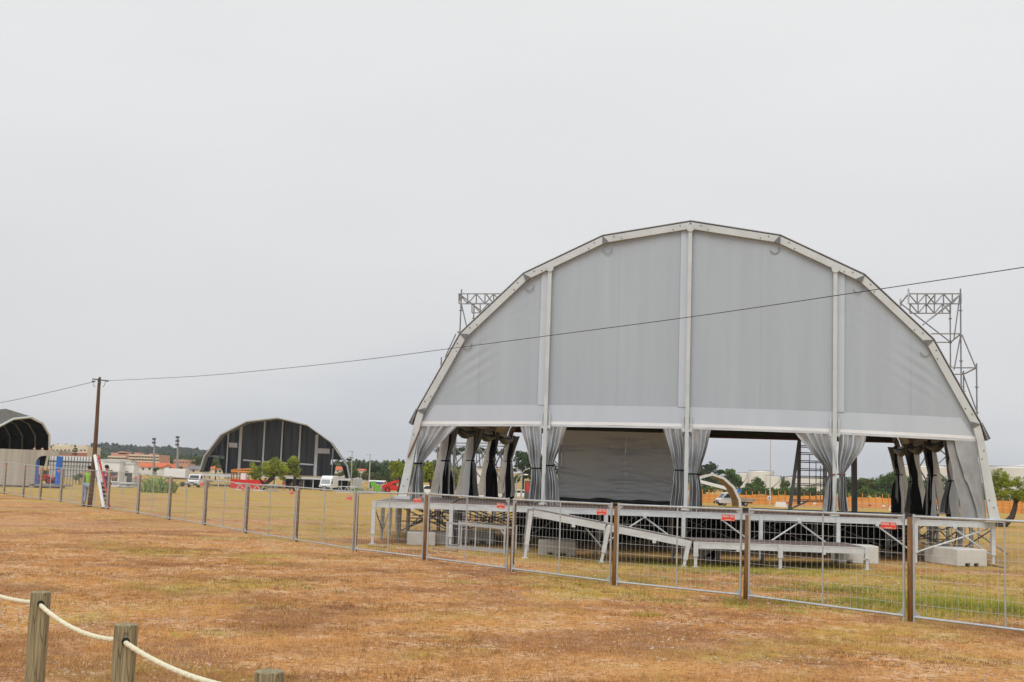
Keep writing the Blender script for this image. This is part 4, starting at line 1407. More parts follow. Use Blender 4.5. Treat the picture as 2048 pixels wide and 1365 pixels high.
# ------------------------------------------------------------------ people
skin_m = mat('skin', (.42, .23, .15), .55, 0, .1, 5)
hair_m = mat('dark_hair', (.03, .02, .015), .7)
def skinned(verts, edges, radii, m, name, parent, root=0, sub=1):
    me = bpy.data.meshes.new(name)
    me.from_pydata([tuple(v) for v in verts], edges, [])
    o = bpy.data.objects.new(name, me); COL.objects.link(o)
    me.materials.append(m)
    md = o.modifiers.new('skin', 'SKIN'); md.use_smooth_shade = True
    sv = me.skin_vertices[0].data
    for i, r_ in enumerate(radii):
        sv[i].radius = r_ if isinstance(r_, tuple) else (r_, r_)
        sv[i].use_root = (i == root)
    sd = o.modifiers.new('round', 'SUBSURF'); sd.levels = sub; sd.render_levels = sub
    o.parent = parent
    return o
def person(label, pos, H, yaw, pose, shirt, legs, shoes=(.03, .03, .03), short=False, hat=None, vest=None):
    J = dict(pelvis=(0, 0, .53), belly=(0, 0, .61), chest=(0, 0, .72), neck=(0, 0, .83), head=(0, -.012, .90), crown=(0, 0, .955),
             ls=(-.105, 0, .80), le=(-.15, .02, .635), lw=(-.16, -.03, .49), rs=(.105, 0, .80), re=(.15, .02, .635), rw=(.16, -.03, .49),
             lh=(-.055, 0, .51), lk=(-.065, -.012, .28), la=(-.07, .02, .045), lt=(-.08, -.085, .018),
             rh=(.055, 0, .51), rk=(.065, -.012, .28), ra=(.07, .02, .045), rt=(.08, -.085, .018))
    J.update(pose)
    J = {k: Vector(v) * H for k, v in J.items()}
    root = empty('person', label, 'person', tuple(pos), yaw)
    V, E, Rd, ix = [], [], [], {}
    def put(k, p, r_): ix[k] = len(V); V.append(p); Rd.append(r_ if not isinstance(r_, tuple) else tuple(a * H for a in r_)) if isinstance(r_, tuple) else Rd.append(r_ * H)
    for k, r_ in (('pelvis', (.075, .058)), ('belly', (.072, .055)), ('chest', (.085, .062)), ('neck', .028), ('head', (.043, .050)), ('crown', (.034, .040)),
                  ('ls', .036), ('le', .025), ('lw', .017), ('rs', .036), ('re', .025), ('rw', .017),
                  ('lh', .048), ('lk', .034), ('la', .022), ('lt', .017), ('rh', .048), ('rk', .034), ('ra', .022), ('rt', .017)):
        ix[k] = len(V); V.append(J[k]); Rd.append(tuple(a * H for a in r_) if isinstance(r_, tuple) else r_ * H)
    ed = [('pelvis', 'belly'), ('belly', 'chest'), ('chest', 'neck'), ('neck', 'head'), ('head', 'crown'), ('chest', 'ls'), ('ls', 'le'), ('le', 'lw'), ('chest', 'rs'), ('rs', 're'), ('re', 'rw'), ('pelvis', 'lh'), ('lh', 'lk'), ('lk', 'la'), ('la', 'lt'), ('pelvis', 'rh'), ('rh', 'rk'), ('rk', 'ra'), ('ra', 'rt')]
    E = [(ix[a], ix[c]) for a, c in ed]
    # nose
    V.append(J['head'] + Vector((0, -.056, .0)) * H); Rd.append(.010 * H); E.append((ix['head'], len(V) - 1))
    # hands: palm, four fingers of unequal length and a thumb from the side of the palm
    for s, w, e in ((-1, 'lw', 'le'), (1, 'rw', 're')):
        d = (J[w] - J[e]).normalized()
        f = Vector((0, -1, 0)); side = d.cross(f)
        if side.length < .1: side = Vector((1, 0, 0))
        side.normalize(); nr = side.cross(d)
        V.append(J[w] + d * .040 * H); Rd.append((.022 * H, .011 * H)); pi = len(V) - 1; E.append((ix[w], pi))
        for k, ln in enumerate((.040, .046, .043, .034)):
            q = V[pi] + side * ((k - 1.5) * .0115 * H) + d * .012 * H
            V.append(q + d * ln * .5 * H); Rd.append(.0055 * H); E.append((pi, len(V) - 1))
            V.append(q + d * ln * .9 * H + nr * .012 * H); Rd.append(.0045 * H); E.append((len(V) - 2, len(V) - 1))
        V.append(J[w] + d * .030 * H + side * .030 * H + nr * .01 * H); Rd.append(.006 * H); E.append((pi, len(V) - 1))
    skinned(V, E, Rd, skin_m, 'body', root)
    # clothes
    def garment(name, keys, edges, rad, m, extra=()):
        vs = []; k2 = {}
        for k in keys:
            k2[k] = len(vs); vs.append(J[k] if k in J else extra[k])
        return skinned(vs, [(k2[a], k2[c]) for a, c in edges], [tuple(a * H for a in rad[k]) if isinstance(rad[k], tuple) else rad[k] * H for k in keys], m, name, root)
    ex = {'lm': lerp(J['ls'], J['le'], .62), 'rm': lerp(J['rs'], J['re'], .62), 'hem': J['pelvis'] + Vector((0, 0, -.015)) * H, 'col': lerp(J['chest'], J['neck'], .7)}
    garment('shirt', ['chest', 'belly', 'hem', 'col', 'ls', 'lm', 'rs', 'rm'], [('hem', 'belly'), ('belly', 'chest'), ('chest', 'col'), ('chest', 'ls'), ('ls', 'lm'), ('chest', 'rs'), ('rs', 'rm')],
            dict(hem=(.084, .066), belly=(.083, .066), chest=(.095, .072), col=(.055, .045), ls=.046, lm=.037, rs=.046, rm=.037), shirt, ex)
    ex2 = {'lend': lerp(J['lk'], J['la'], -.05 if short else .9), 'rend': lerp(J['rk'], J['ra'], -.05 if short else .9)}
    garment('trousers', ['pelvis', 'lh', 'lk', 'lend', 'rh', 'rk', 'rend'] if not short else ['pelvis', 'lh', 'lend', 'rh', 'rend'],
            [('pelvis', 'lh'), ('lh', 'lk'), ('lk', 'lend'), ('pelvis', 'rh'), ('rh', 'rk'), ('rk', 'rend')] if not short else [('pelvis', 'lh'), ('lh', 'lend'), ('pelvis', 'rh'), ('rh', 'rend')],
            dict(pelvis=(.083, .066), lh=.058, lk=.044, lend=.036 if not short else .048, rh=.058, rk=.044, rend=.036 if not short else .048), legs, ex2)
    for s in ('l', 'r'):
        skinned([J[s + 'a'] + Vector((0, .02, -.012)) * H, J[s + 't'] + Vector((0, 0, .003)) * H], [(0, 1)], [.030 * H, .024 * H], mat('dark_shoe', (.03, .028, .026), .6), 'shoe', root)
    if hat:
        part(MB().ball(J['crown'] + Vector((0, 0, -.005)) * H, (.050 * H, .056 * H, .032 * H)), 'helmet', hat, root, world=False, smooth=True)
    else:
        part(MB().ball(J['crown'] + Vector((0, .014, -.022)) * H, (.047 * H, .052 * H, .045 * H)), 'hair', hair_m, root, world=False, smooth=True)
    return root
hiviz = mat('lime_high_visibility', (.30, .62, .04), .6, 0, .12, 6)
purple = mat('purple_cotton', (.075, .055, .22), .8, 0, .15, 8)
greytr = mat('charcoal_trousers', (.055, .05, .055), .85, 0, .2, 8)
jeans = mat('pale_jeans', (.34, .42, .50), .85, 0, .15, 8)
blackc = mat('black_clothes', (.018, .018, .02), .85, 0, .2, 8)
redc = mat('red_clothes', (.45, .05, .05), .8)
bluec = mat('blue_clothes', (.03, .16, .50), .8)
p = gnd(183, 1014.5)
person('man in a lime high visibility top behind the wooden pole', (p.x - .34, p.y + .42, p.z), 1.80, R(170), dict(le=(-.17, -.07, .66), lw=(-.13, -.19, .62), re=(.16, -.06, .65), rw=(.10, -.20, .60)), hiviz, jeans)
p = gnd(205, 1017)
person('man in a purple shirt and charcoal trousers standing behind the ladder', (p.x - .26, p.y + 1.0, p.z), 1.86, R(150), dict(re=(.14, -.09, .66), rw=(.06, -.20, .66), le=(-.15, -.08, .67), lw=(-.10, -.2, .72)), purple, greytr)
p = base(759, 232)
person('person in black walking across the field by the green bins', tuple(p), 1.78, R(95), dict(lk=(-.06, -.10, .29), la=(-.06, -.13, .05), lt=(-.06, -.22, .03), rk=(.06, .06, .28), ra=(.06, .17, .06), rt=(.06, .09, .015)), blackc, blackc)
p = base(567, 196)
person('person in red and white clothes standing under the pine clump', tuple(p), 1.75, R(20), {}, redc, mat('pale_red_trousers', (.5, .2, .18), .8))
p = base(580, 197)
person('person in black bending over beside the pine clump', tuple(p), 1.72, R(60), dict(chest=(0, -.10, .68), neck=(0, -.17, .76), head=(0, -.22, .81), crown=(0, -.25, .86), ls=(-.1, -.14, .75), rs=(.1, -.14, .75), le=(-.12, -.22, .60), lw=(-.1, -.28, .48), re=(.12, -.22, .6), rw=(.1, -.28, .48)), blackc, blackc)
p = base(601, 214)
person('person in dark clothes standing under the second pine trunk', tuple(p), 1.75, R(180), {}, blackc, greytr)
p = base(1467, 187)
person('person in a bright blue jacket beside the white flatbed truck', tuple(p), 1.8, R(-40), {}, bluec, mat('brown_trousers', (.16, .09, .06), .85), hat=mat('blue_helmet', (.04, .25, .65), .4))
p = base(698, 240)
person('person in a high visibility top and blue trousers by the grey container', tuple(p), 1.75, R(10), {}, hiviz, bluec)

# ------------------------------------------------------------------ vegetation
def leaf_cloud(centers, radii, counts, size, aspect, m, name, parent=None, flat=0.0, tonevar=.5, origin=None):
    P0, tone = [], []
    for c, r_, n in zip(centers, radii, counts):
        d = rng.normal(size=(n, 3)); d /= np.linalg.norm(d, axis=1)[:, None]
        rad = rng.random(n) ** (1 / 2.3)
        P0.append(np.array(c) + d * rad[:, None] * np.array(r_))
        tone.append(np.clip(rng.random() * tonevar + rng.random(n) * (1 - tonevar) , 0, 1))
    P0 = np.concatenate(P0); tone = np.concatenate(tone)
    n = len(P0)
    u = rng.normal(size=(n, 3)); u /= np.linalg.norm(u, axis=1)[:, None]
    w = rng.normal(size=(n, 3)); w[:, 2] += flat
    v = np.cross(u, w); v /= np.linalg.norm(v, axis=1)[:, None] + 1e-9
    s = size * (.6 + .8 * rng.random(n))[:, None]
    a = u * s; b_ = v * s * aspect
    V = np.stack([P0 - a - b_ * .4, P0 + a * .2 - b_, P0 + a, P0 - a * .1 + b_], 1).reshape(-1, 3)
    if origin is not None: V = V - np.array(origin)
    return np_mesh(name, V, np.arange(len(V)).reshape(-1, 4), tone, m, parent)
pine_y = leafmat('pine_needles_bright', (.07, .13, .014), (.50, .54, .06))
pine_d = leafmat('pine_needles_dark', (.020, .042, .014), (.085, .135, .040))
leaf_d = leafmat('dark_leaves', (.028, .066, .014), (.15, .24, .045))
leaf_o = leafmat('olive_leaves', (.05, .065, .015), (.20, .23, .06))
reed_m = leafmat('reed_leaves', (.09, .20, .03), (.46, .56, .16))
bark = mat('pine_bark', (.06, .042, .03), .9, 0, .4, 6)
bark_g = mat('grey_bark', (.16, .13, .11), .9, 0, .35, 6)
def tree(name, label, Y, trunks, blobs, leaf=2.4, m=pine_d, group=None, dens=1.0, depth=1.0, bm=bark, sub=6, aspect=.5, flat=0.0, rootpx=None):
    """trunks: lists of (px, py, radius px); blobs: (px, py, rx, ry[, dy]) all photo pixels at distance Y"""
    k = Y / F
    r0 = base(trunks[0][0][0] if trunks else blobs[0][0], Y)
    root = empty(name, label, 'tree' if 'tree' in name or 'pine' in name else 'bush', tuple(r0), group=group)
    tr = None
    if trunks:
        for i, t in enumerate(trunks):
            pts = [P(a, b_, Y) for a, b_, _ in t]
            if i == 0: pts[0].z = min(pts[0].z, r0.z - .05)
            mb = MB(); mb.tube(pts, [c * k for _, _, c in t], 8)
            o = part(mb, 'trunk' if i == 0 else 'limb', bm, root, smooth=True)
    cs, rs, ns = [], [], []
    if 'pine' in name and m is pine_y: sub, leaf, dens = 11, leaf * .85, dens * .8
    for bl in blobs:
        px, py, rx, ry = bl[:4]; dy = bl[4] if len(bl) > 4 else 0
        c = P(px, py, Y + dy)
        for q in range(sub):
            th = rng.random() * 6.283; ph = math.acos(rng.uniform(-.75, 1))
            o = Vector((math.sin(ph) * math.cos(th) * rx * k * .66, math.sin(ph) * math.sin(th) * rx * k * .66 * depth, math.cos(ph) * ry * k * .62)) * (1.0 if sub < 10 else rng.uniform(.8, 1.35))
            f = rng.uniform(.30, .60) if sub < 10 else rng.uniform(.20, .48)
            cs.append(c + o); rs.append((rx * k * f, rx * k * f * depth, ry * k * f))
            ns.append(max(12, int(dens * 2.4 * 3.1416 * (rx * f) * (ry * f) / (leaf * leaf))))
        cs.append(c); rs.append((rx * k * .6, rx * k * .6 * depth, ry * k * .6)); ns.append(max(12, int(dens * 1.4 * 3.14 * rx * ry * .36 / leaf ** 2)))
    leaf_cloud(cs, rs, ns, leaf * k, aspect, m, 'crown', root, flat, origin=r0)
    return root
# pine clump before the dark tent
tree('pine_tree', 'bright green windswept pine clump in front of the dark tent', 178,
     [[(523, 974, 4), (533, 967, 4), (543, 956, 3.6), (552, 946, 2.5)], [(535, 966, 3), (545, 960, 2), (556, 944, 1.5)], [(528, 970, 2.4), (517, 955, 1.8), (512, 946, 1.2)]],
     [(511, 940, 14, 14), (532, 940, 18, 15), (554, 934, 21, 20), (567, 943, 14, 13), (516, 954, 12, 10), (545, 949, 17, 10), (502, 952, 8, 8), (566, 956, 8, 8), (528, 976, 9, 5)], 2.0, pine_y, aspect=.34, dens=1.9)
tree('pine_tree', 'bright green upright pine with dark trunk right of the windswept clump', 180,
     [[(589, 971, 3.5), (590, 958, 3), (588, 940, 2)]], [(586, 928, 16, 17), (591, 944, 15, 13), (577, 938, 11, 11), (595, 954, 9, 8)], 2.0, pine_y, aspect=.34, dens=1.9)
tree('pine_tree', 'round green pine left of the big tent above the red telehandler', 150,
     [[(799, 985, 4), (801, 965, 3.6), (799, 945, 2)]], [(789, 937, 13, 14), (802, 938, 15, 15), (795, 928, 9, 7), (806, 952, 13, 11), (790, 951, 9, 9)], 2.2, pine_y, aspect=.36, dens=1.6)
tree('pine_tree', 'round green pine directly behind the left leg of the big tent', 152,
     [[(826, 985, 4), (824, 965, 3.5), (824, 950, 2)]], [(822, 932, 15, 12), (832, 942, 12, 14), (818, 948, 14, 13)], 2.2, pine_y, aspect=.36, dens=1.6)
tree('pine_tree', 'bright green pine seen through the left opening beside the tied curtain', 112,
     [[(866, 988, 2.5), (858, 950, 2), (853, 925, 1.5)]], [(852, 940, 13, 18), (862, 952, 14, 18), (848, 958, 10, 12), (860, 932, 9, 9)], 2.4, pine_y, aspect=.36, dens=1.6)
tree('pine_tree', 'bright green pine seen through the side of the tent behind the scaffold', 114,
     [[(915, 990, 2.5), (914, 950, 2)]], [(912, 945, 13, 16), (922, 955, 12, 16), (905, 958, 9, 12), (915, 968, 11, 9)], 2.4, pine_y, aspect=.36, dens=1.6)
for i, (px, top, w, lab) in enumerate([(884, 897, 17, 'tall umbrella pine far behind the left side of the tent'), (906, 900, 15, 'bare stemmed umbrella pine behind the scaffold left of the tent'), (930, 896, 18, 'dark umbrella pine above the white hut behind the tent'), (958, 898, 16, 'umbrella pine with leaning stem behind the tent'), (984, 898, 17, 'dense umbrella pine behind the third tent frame'), (1008, 902, 13, 'narrow umbrella pine behind the rear left tent frame')]):
    tree('umbrella_pine', lab, 285 + 6 * i, [[(px + 6, 962, 1.3), (px + 2, 930, 1.1), (px, top + 8, .9)], [(px + 14, 960, 1.0), (px + 9, 930, .9), (px + 5, top + 8, .7)], [(px - 8, 960, 1.0), (px - 6, 930, .9), (px - 4, top + 8, .7)]],
         [(px, top + 3, w, 6), (px + 7, top + 6, w * .7, 6), (px - 7, top + 6, w * .7, 6)], 1.9, pine_d, 'umbrella pines behind the big tent', depth=1.0, flat=1.5)
tree('pine_tree', 'large dark pine behind the lamp posts between the curtains', 240, [[(1044, 985, 3.5), (1046, 950, 3), (1046, 920, 2)]],
     [(1046, 915, 24, 16), (1060, 930, 26, 18), (1036, 937, 16, 14), (1070, 950, 26, 20), (1040, 955, 20, 16), (1095, 940, 22, 30), (1075, 918, 20, 16)], 2.3, pine_d)
for i, a in enumerate([('pine_tree', 'tall dark pine group left of the storage tanks', 262, [(1408, 941, 17, 14), (1424, 937, 16, 13), (1440, 945, 12, 10), (1415, 962, 22, 18), (1395, 950, 14, 18)]),
          ('broad_tree', 'broad dark tree between the pines and the storage tanks', 255, [(1459, 947, 15, 12), (1468, 960, 14, 14), (1450, 962, 13, 13), (1480, 968, 8, 10), (1462, 977, 20, 14)]),
          ('round_tree', 'round dark tree in front of the largest storage tank', 250, [(1514, 967, 14, 12), (1505, 972, 13, 11), (1522, 974, 11, 12), (1510, 983, 18, 9)]),
          ('round_bush', 'dense dark bush behind the timber fence left of the lamp post', 246, [(1490, 983, 18, 9), (1478, 986, 13, 8), (1535, 985, 16, 9)]),
          ('reed_bush', 'yellow green reedy bush behind the steel ladder', 248, [(1570, 975, 13, 14), (1580, 985, 16, 10), (1560, 984, 12, 9)]),
          ('round_bush', 'dark round bush behind the lower part of the steel ladder', 244, [(1590, 988, 16, 9), (1604, 985, 12, 9), (1625, 990, 18, 8)]),
          ('round_tree', 'grey green tree just right of the right gable post', 250, [(1690, 967, 15, 12), (1682, 980, 14, 12), (1700, 984, 14, 12)]),
          ('round_bush', 'tall bright bush behind the grey steel post', 249, [(1722, 968, 16, 15), (1735, 974, 22, 17), (1714, 980, 22, 12), (1728, 986, 26, 10)]),
          ('large_bush', 'large green hedge mound behind the timber fence on the right', 252, [(1765, 964, 26, 18), (1784, 960, 25, 17), (1802, 970, 24, 18), (1748, 976, 26, 15), (1775, 984, 34, 13), (1738, 985, 26, 10), (1722, 978, 20, 13), (1800, 986, 30, 10)]),
          ('large_bush', 'green bush behind the right side frames of the tent', 250, [(1820, 972, 26, 20), (1845, 977, 26, 18), (1872, 970, 24, 17), (1895, 974, 26, 20), (1915, 982, 26, 16), (1860, 988, 40, 9)]),
          ]):
    m_ = [pine_d, leaf_d, leaf_d, leaf_d, leaf_o, leaf_d, pine_d, leaf_o, leaf_d, leaf_d][i]
    px = a[3][0][0]
    tree(a[0], a[1], a[2], [[(px, 1003, 2.5), (px, 985, 2), (px, a[3][0][1], 1.2)]], a[3], 2.2, m_)
# little pine with a sweeping trunk at the right
tree('pine_tree', 'small green pine with a low curved trunk at the right edge', 66,
     [[(1975, 1066, 7), (1990, 1057, 7.5), (2010, 1049, 7), (2024, 1034, 6), (2030, 1015, 5), (2032, 998, 4)], [(2010, 1049, 5), (1995, 1046, 3.5), (1978, 1056, 2.5)], [(2031, 1008, 3.5), (2042, 990, 3), (2055, 978, 2)], [(1985, 1062, 5), (1960, 1085, 3.5), (1945, 1100, 3)]],
     [(2000, 955, 22, 18), (2025, 965, 24, 18), (1992, 978, 15, 16), (2015, 988, 24, 14), (2045, 985, 22, 22), (2060, 965, 20, 20), (2005, 970, 20, 14), (1990, 1013, 7, 5), (2062, 1005, 18, 14)], 2.6, pine_y, aspect=.28, dens=1.9, sub=8)
# trees right of the dark tent
for i, a in enumerate([('tree with dark round crown right of the dark tent', 268, [(706, 937, 11, 12), (712, 950, 13, 12), (700, 950, 10, 10)], leaf_d), ('wide dark tree behind the tall lamp posts', 270, [(744, 938, 15, 11), (757, 940, 12, 11), (733, 946, 11, 10), (750, 953, 20, 10)], pine_d),
        ('brown green tree in front of the wide dark tree', 262, [(740, 952, 14, 9), (728, 957, 9, 6)], leaf_o), ('low olive tree behind the blue tarpaulin', 258, [(765, 960, 18, 8), (782, 962, 12, 7), (750, 963, 14, 6)], leaf_o), ('small dark tree at the left of the red telehandler', 256, [(770, 945, 9, 9), (778, 952, 10, 9)], leaf_d)]):
    px = a[2][0][0]
    tree('round_tree', a[0], a[1], [[(px, 985, 2), (px, 965, 1.6), (px, a[2][0][1], 1)]], a[2], 2.1, a[3])
# trees among the houses on the left
for i, a in enumerate([('green tree beside the houses at the left foot of the dark tent', 420, [(395, 921, 9, 8), (405, 925, 8, 7), (388, 926, 7, 6)], leaf_o), ('small round tree in front of the white gabled house', 330, [(312, 939, 7, 5)], leaf_o), ('dark shrub between the white trailer and the houses', 330, [(360, 936, 6, 4)], leaf_d), ('dark bushes behind the man in lime', 160, [(160, 953, 12, 7), (148, 957, 8, 5), (172, 957, 8, 5)], leaf_d),
        ('green trees seen through the left opening of the dark tent', 300, [(432, 926, 12, 7), (440, 934, 8, 5), (424, 928, 6, 6)], leaf_d), ('green bushes seen through the right opening of the dark tent', 300, [(676, 950, 12, 6), (686, 947, 8, 6), (668, 953, 7, 5)], leaf_o)]):
    px = a[2][0][0]
    tree('round_tree', a[0], a[1], [[(px, a[2][0][1] + 16, 1.2), (px, a[2][0][1], .8)]], a[2], 1.8, a[3])
# tiered conifer by the cream block
tree('conifer_tree', 'dark tiered conifer in front of the cream block with red bands', 400, [[(150, 935, 1.2), (150.3, 912, 1), (150.6, 889, .4)]],
     [(150.5, 893, 2.5, 1.4), (150.4, 898, 4, 1.5), (150.3, 903, 5.5, 1.6), (150.2, 908, 6.5, 1.8), (150, 914, 6.5, 2.2), (150, 919, 6, 2.5)], 1.4, pine_d)
hb = []
for i in range(34):
    px = 1385 + i * 20
    yh = 945.6 + .034 * (px - 1024)
    hb.append((px, yh + 20 + 3 * math.sin(i * 1.7), 17, 12 + 4 * math.sin(i * 2.3)))
tree('hedge_bush', 'long low hedge growing close behind the whole orange timber fence', 236, [], hb, 2.3, leaf_d, sub=4)
def reeds(label, px, py, wpx, hpx, n, name='reed_clump', m=reed_m):
    p = gnd(px, py); k = p.y / F
    root_r = wpx * k / 2
    ang = rng.random(n) * 6.283; rr_ = np.sqrt(rng.random(n)) * root_r
    x = p.x + rr_ * np.cos(ang); y = p.y + rr_ * np.sin(ang) * .6
    h = hpx * k * (.55 + .55 * rng.random(n)) * (1.05 - .5 * rr_ / root_r)
    lx = rng.normal(0, .30, n) * h + (x - p.x) * .25; ly = rng.normal(0, .25, n) * h
    w = .045 * (.6 + rng.random(n))
    z0 = np.array([gz(a, c) for a, c in zip(x, y)])
    a2 = rng.random(n) * 6.283
    dx, dy = np.cos(a2) * w, np.sin(a2) * w
    A = np.stack([x - dx, y - dy, z0], 1); B = np.stack([x + dx, y + dy, z0], 1)
    C = np.stack([x + lx * .5 + dx, y + ly * .5 + dy, z0 + h * .7], 1); D = np.stack([x + lx * .5 - dx, y + ly * .5 - dy, z0 + h * .7], 1)
    E_ = np.stack([x + lx * 1.3, y + ly * 1.3, z0 + h], 1)
    V = np.stack([A, B, C, D, E_], 1).reshape(-1, 3) - np.array(p)
    o5 = np.arange(n) * 5
    F1 = np.stack([o5, o5 + 1, o5 + 2, o5 + 3], 1); F2 = np.stack([o5 + 3, o5 + 2, o5 + 4, o5 + 4], 1)
    t = rng.random(n)
    me_o = np_mesh(name, V, F1, t, m)
    # leaf tips as a second strip of the same plant
    tip = np_mesh('leaf_tip', V, np.stack([o5 + 3, o5 + 2, o5 + 4], 1), t, m, me_o, k=3)
    me_o.location = p
    return tag(me_o, label, 'plant')
reeds('tall clump of green reeds growing behind the fence near the white truck', 318, 986, 66, 36, 420)
reeds('low green weeds in front of the long truss sections', 712, 984, 26, 9, 300, name='weeds')['kind'] = 'stuff'
reeds('dark green weeds at the foot of the left tent support', 797, 1003, 16, 12, 200, name='weeds')['kind'] = 'stuff'
# ------------------------------------------------------------------ helpers for things far off
def rect(px0, py0, px1, py1, Y):
    cx = (px0 + px1) / 2; cy = (py0 + py1) / 2
    return P(px0, cy, Y).x, P(px1, cy, Y).x, P(cx, py1, Y).z, P(cx, py0, Y).z
def bx(x0, x1, y0, y1, z0, z1):
    return MB().box(((x0 + x1) / 2, (y0 + y1) / 2, (z0 + z1) / 2), (x1 - x0, y1 - y0, z1 - z0))
def pbox(px0, py0, px1, py1, Y, dep, ground=False):
    x0, x1, z0, z1 = rect(px0, py0, px1, py1, Y)
    if ground: z0 = gz((x0 + x1) / 2, Y) - .05
    return bx(x0, x1, Y, Y + dep, z0, z1)
def thing_px(name, label, cat, px, Y, group=None, rz=0):
    return empty(name, label, cat, tuple(base(px, Y)), group=group)

# ------------------------------------------------------------------ far hills under forest
hill_m = mat('forest_floor', (.030, .050, .022), .95, 0, .3, .02)
def hills(name, label, prof, Y, dep, kind='structure'):
    V = []
    xs = [P(px, py, Y).x for px, py in prof]; zs = [P(px, py, Y).z for px, py in prof]
    n = len(prof)
    rows = [(-dep * .45, -1.0), (-dep * .2, .55), (0, 1.0), (dep * .6, .9), (dep, -1)]
    for dy, f in rows:
        for i in range(n):
            z = zs[i] * f if f > 0 else -4
            V.append((xs[i] * (1 + dy / Y), Y + dy, z - (1.0 if f == 1.0 else 0)))
    Fq = [(j * n + i, j * n + i + 1, (j + 1) * n + i + 1, (j + 1) * n + i) for j in range(len(rows) - 1) for i in range(n - 1)]
    o = np_mesh(name, V, Fq, mats=hill_m)
    tag(o, kind=kind, label=label)
    return xs, zs
HP = [(-60, 895), (20, 898), (90, 899), (112, 897), (135, 896), (150, 899), (175, 897), (200, 893), (225, 893), (250, 896), (275, 899), (300, 899), (330, 898), (350, 902), (375, 900), (400, 905), (425, 909), (470, 918), (540, 926)]
hx, hz = hills('hill', 'low wooded hill on the left horizon', HP, 1250, 420)
HP2 = [(640, 936), (680, 932), (700, 928), (715, 927), (735, 929), (752, 933), (765, 928), (785, 927), (820, 930), (860, 934), (920, 940)]
hx2, hz2 = hills('hill', 'faint distant hill right of the dark tent', HP2, 1900, 500)
def forest(name, label, xs, zs, Y, dep, n, h, w):
    cs, rs, ns = [], [], []
    for q in range(n):
        t = rng.random() * (len(xs) - 1); i = int(t); f = t - i
        d = rng.random() ** 1.6
        x = (xs[i] * (1 - f) + xs[min(i + 1, len(xs) - 1)] * f); z = zs[i] * (1 - f) + zs[min(i + 1, len(zs) - 1)] * f
        y = Y - dep * .45 * d
        zz = z * (1 - d) - 1.5 * d
        hh = h * rng.uniform(.7, 1.25)
        cs.append((x * y / Y, y, zz - hh * .15)); rs.append((w * rng.uniform(.7, 1.3), w, hh * .55)); ns.append(26)
    o = leaf_cloud(cs, rs, ns, 1.9, .7, leafmat('forest_leaves', (.018, .036, .014), (.060, .085, .032)), name)
    tag(o, label, 'forest', kind='stuff')
forest('forest', 'continuous pine forest covering the hill on the left horizon', hx, hz, 1250, 420, 900, 8.5, 5.5)
forest('forest', 'continuous forest on the faint hill right of the dark tent', hx2, hz2, 1900, 500, 300, 9, 8)

def belt(label, x0_, x1_, Y, top, n):
    cs, rs, ns = [], [], []
    for q in range(n):
        px = rng.uniform(x0_, x1_); yh = 945.6 + .034 * (px - 1024)
        c = P(px, yh + rng.uniform(top, 6), Y + rng.uniform(-20, 20)); r_ = rng.uniform(3, 6)
        c.z = min(c.z, P(px, yh + top, Y).z + rng.uniform(-3, .5))
        cs.append(c); rs.append((r_ * 1.3, r_, r_ * .7)); ns.append(90)
    o = leaf_cloud(cs, rs, ns, .9, .6, leafmat('belt_leaves', (.025, .045, .016), (.11, .15, .045)), 'tree_belt')
    tag(o, label, 'trees', kind='stuff')
belt('far belt of dark trees between the town and the field on the left', 90, 480, 560, -1, 150)
belt('far belt of dark trees right of the dark tent', 680, 900, 420, 0, 110)
belt('far belt of dark trees behind the storage tanks', 1380, 2080, 720, -4, 170)

# ------------------------------------------------------------------ houses and blocks on the left
orange_roof = mat('orange_roof_tiles', (.62, .14, .05), .85, 0, .18, 2)
cream_wall = mat('cream_render', (.64, .57, .43), .85, 0, .1, .4)
white_wall = mat('white_render', (.70, .69, .66), .85, 0, .1, .5)
brick_o = mat('orange_brick', (.56, .31, .21), .9, 0, .15, 1)
red_wall = mat('red_render', (.45, .12, .09), .9, 0, .1, 1)
win_m = mat('dark_window', (.07, .07, .075), .2, 0, .3, 1)  # dark grey panes of the far buildings and cabins
grey_wall = mat('grey_render', (.36, .36, .36), .85, 0, .12, .6)
def block_building(label, px0, py0, px1, py1, Y, dep, m, bands, extra, floors, cols):
    root = thing_px('apartment_block', label, 'building', (px0 + px1) / 2, Y)
    part(pbox(px0, py0, px1, py1, Y, dep, True), 'wall', m, root)
    for (a, b_, c, d, mm) in bands:
        x0, x1, z0, z1 = rect(a, b_, c, d, Y)
        part(bx(x0, x1, Y - .5, Y - .003, z0, z1), 'balcony_band', mm, root)
    for (a, b_, c, d, mm, nm) in extra:
        x0, x1, z0, z1 = rect(a, b_, c, d, Y + 4)
        part(bx(x0, x1, Y + 4, Y + dep - 4, z0, z1), nm, mm, root)
    for fy in floors:
        for i in range(cols):
            a = px0 + (px1 - px0) * (i + .25) / cols; c = px0 + (px1 - px0) * (i + .72) / cols
            x0, x1, z0, z1 = rect(a, fy - 1.3, c, fy + 1.3, Y)
            part(bx(x0, x1, Y - .12, Y + .05, z0, z1), 'window', win_m, root)
    return root
block_building('cream apartment block with red lower floors behind the kiosk', 103, 893, 174, 930, 430, 14, cream_wall, [(118, 905.5, 174, 908, red_wall), (118, 910.5, 174, 915, red_wall)], [(108, 889, 140, 894, cream_wall, 'upper_storey'), (146, 891, 170, 895, cream_wall, 'upper_storey')], (901,), 9)
block_building('cream and orange apartment block left of the long one', 216, 912, 253, 932, 470, 14, brick_o, [(216, 912.5, 252, 915.5, cream_wall), (216, 918.5, 252, 922, cream_wall)], [(222, 906, 253, 913, brick_o, 'upper_storey'), (237, 903.5, 253, 909, brick_o, 'upper_storey')], (917,), 6)
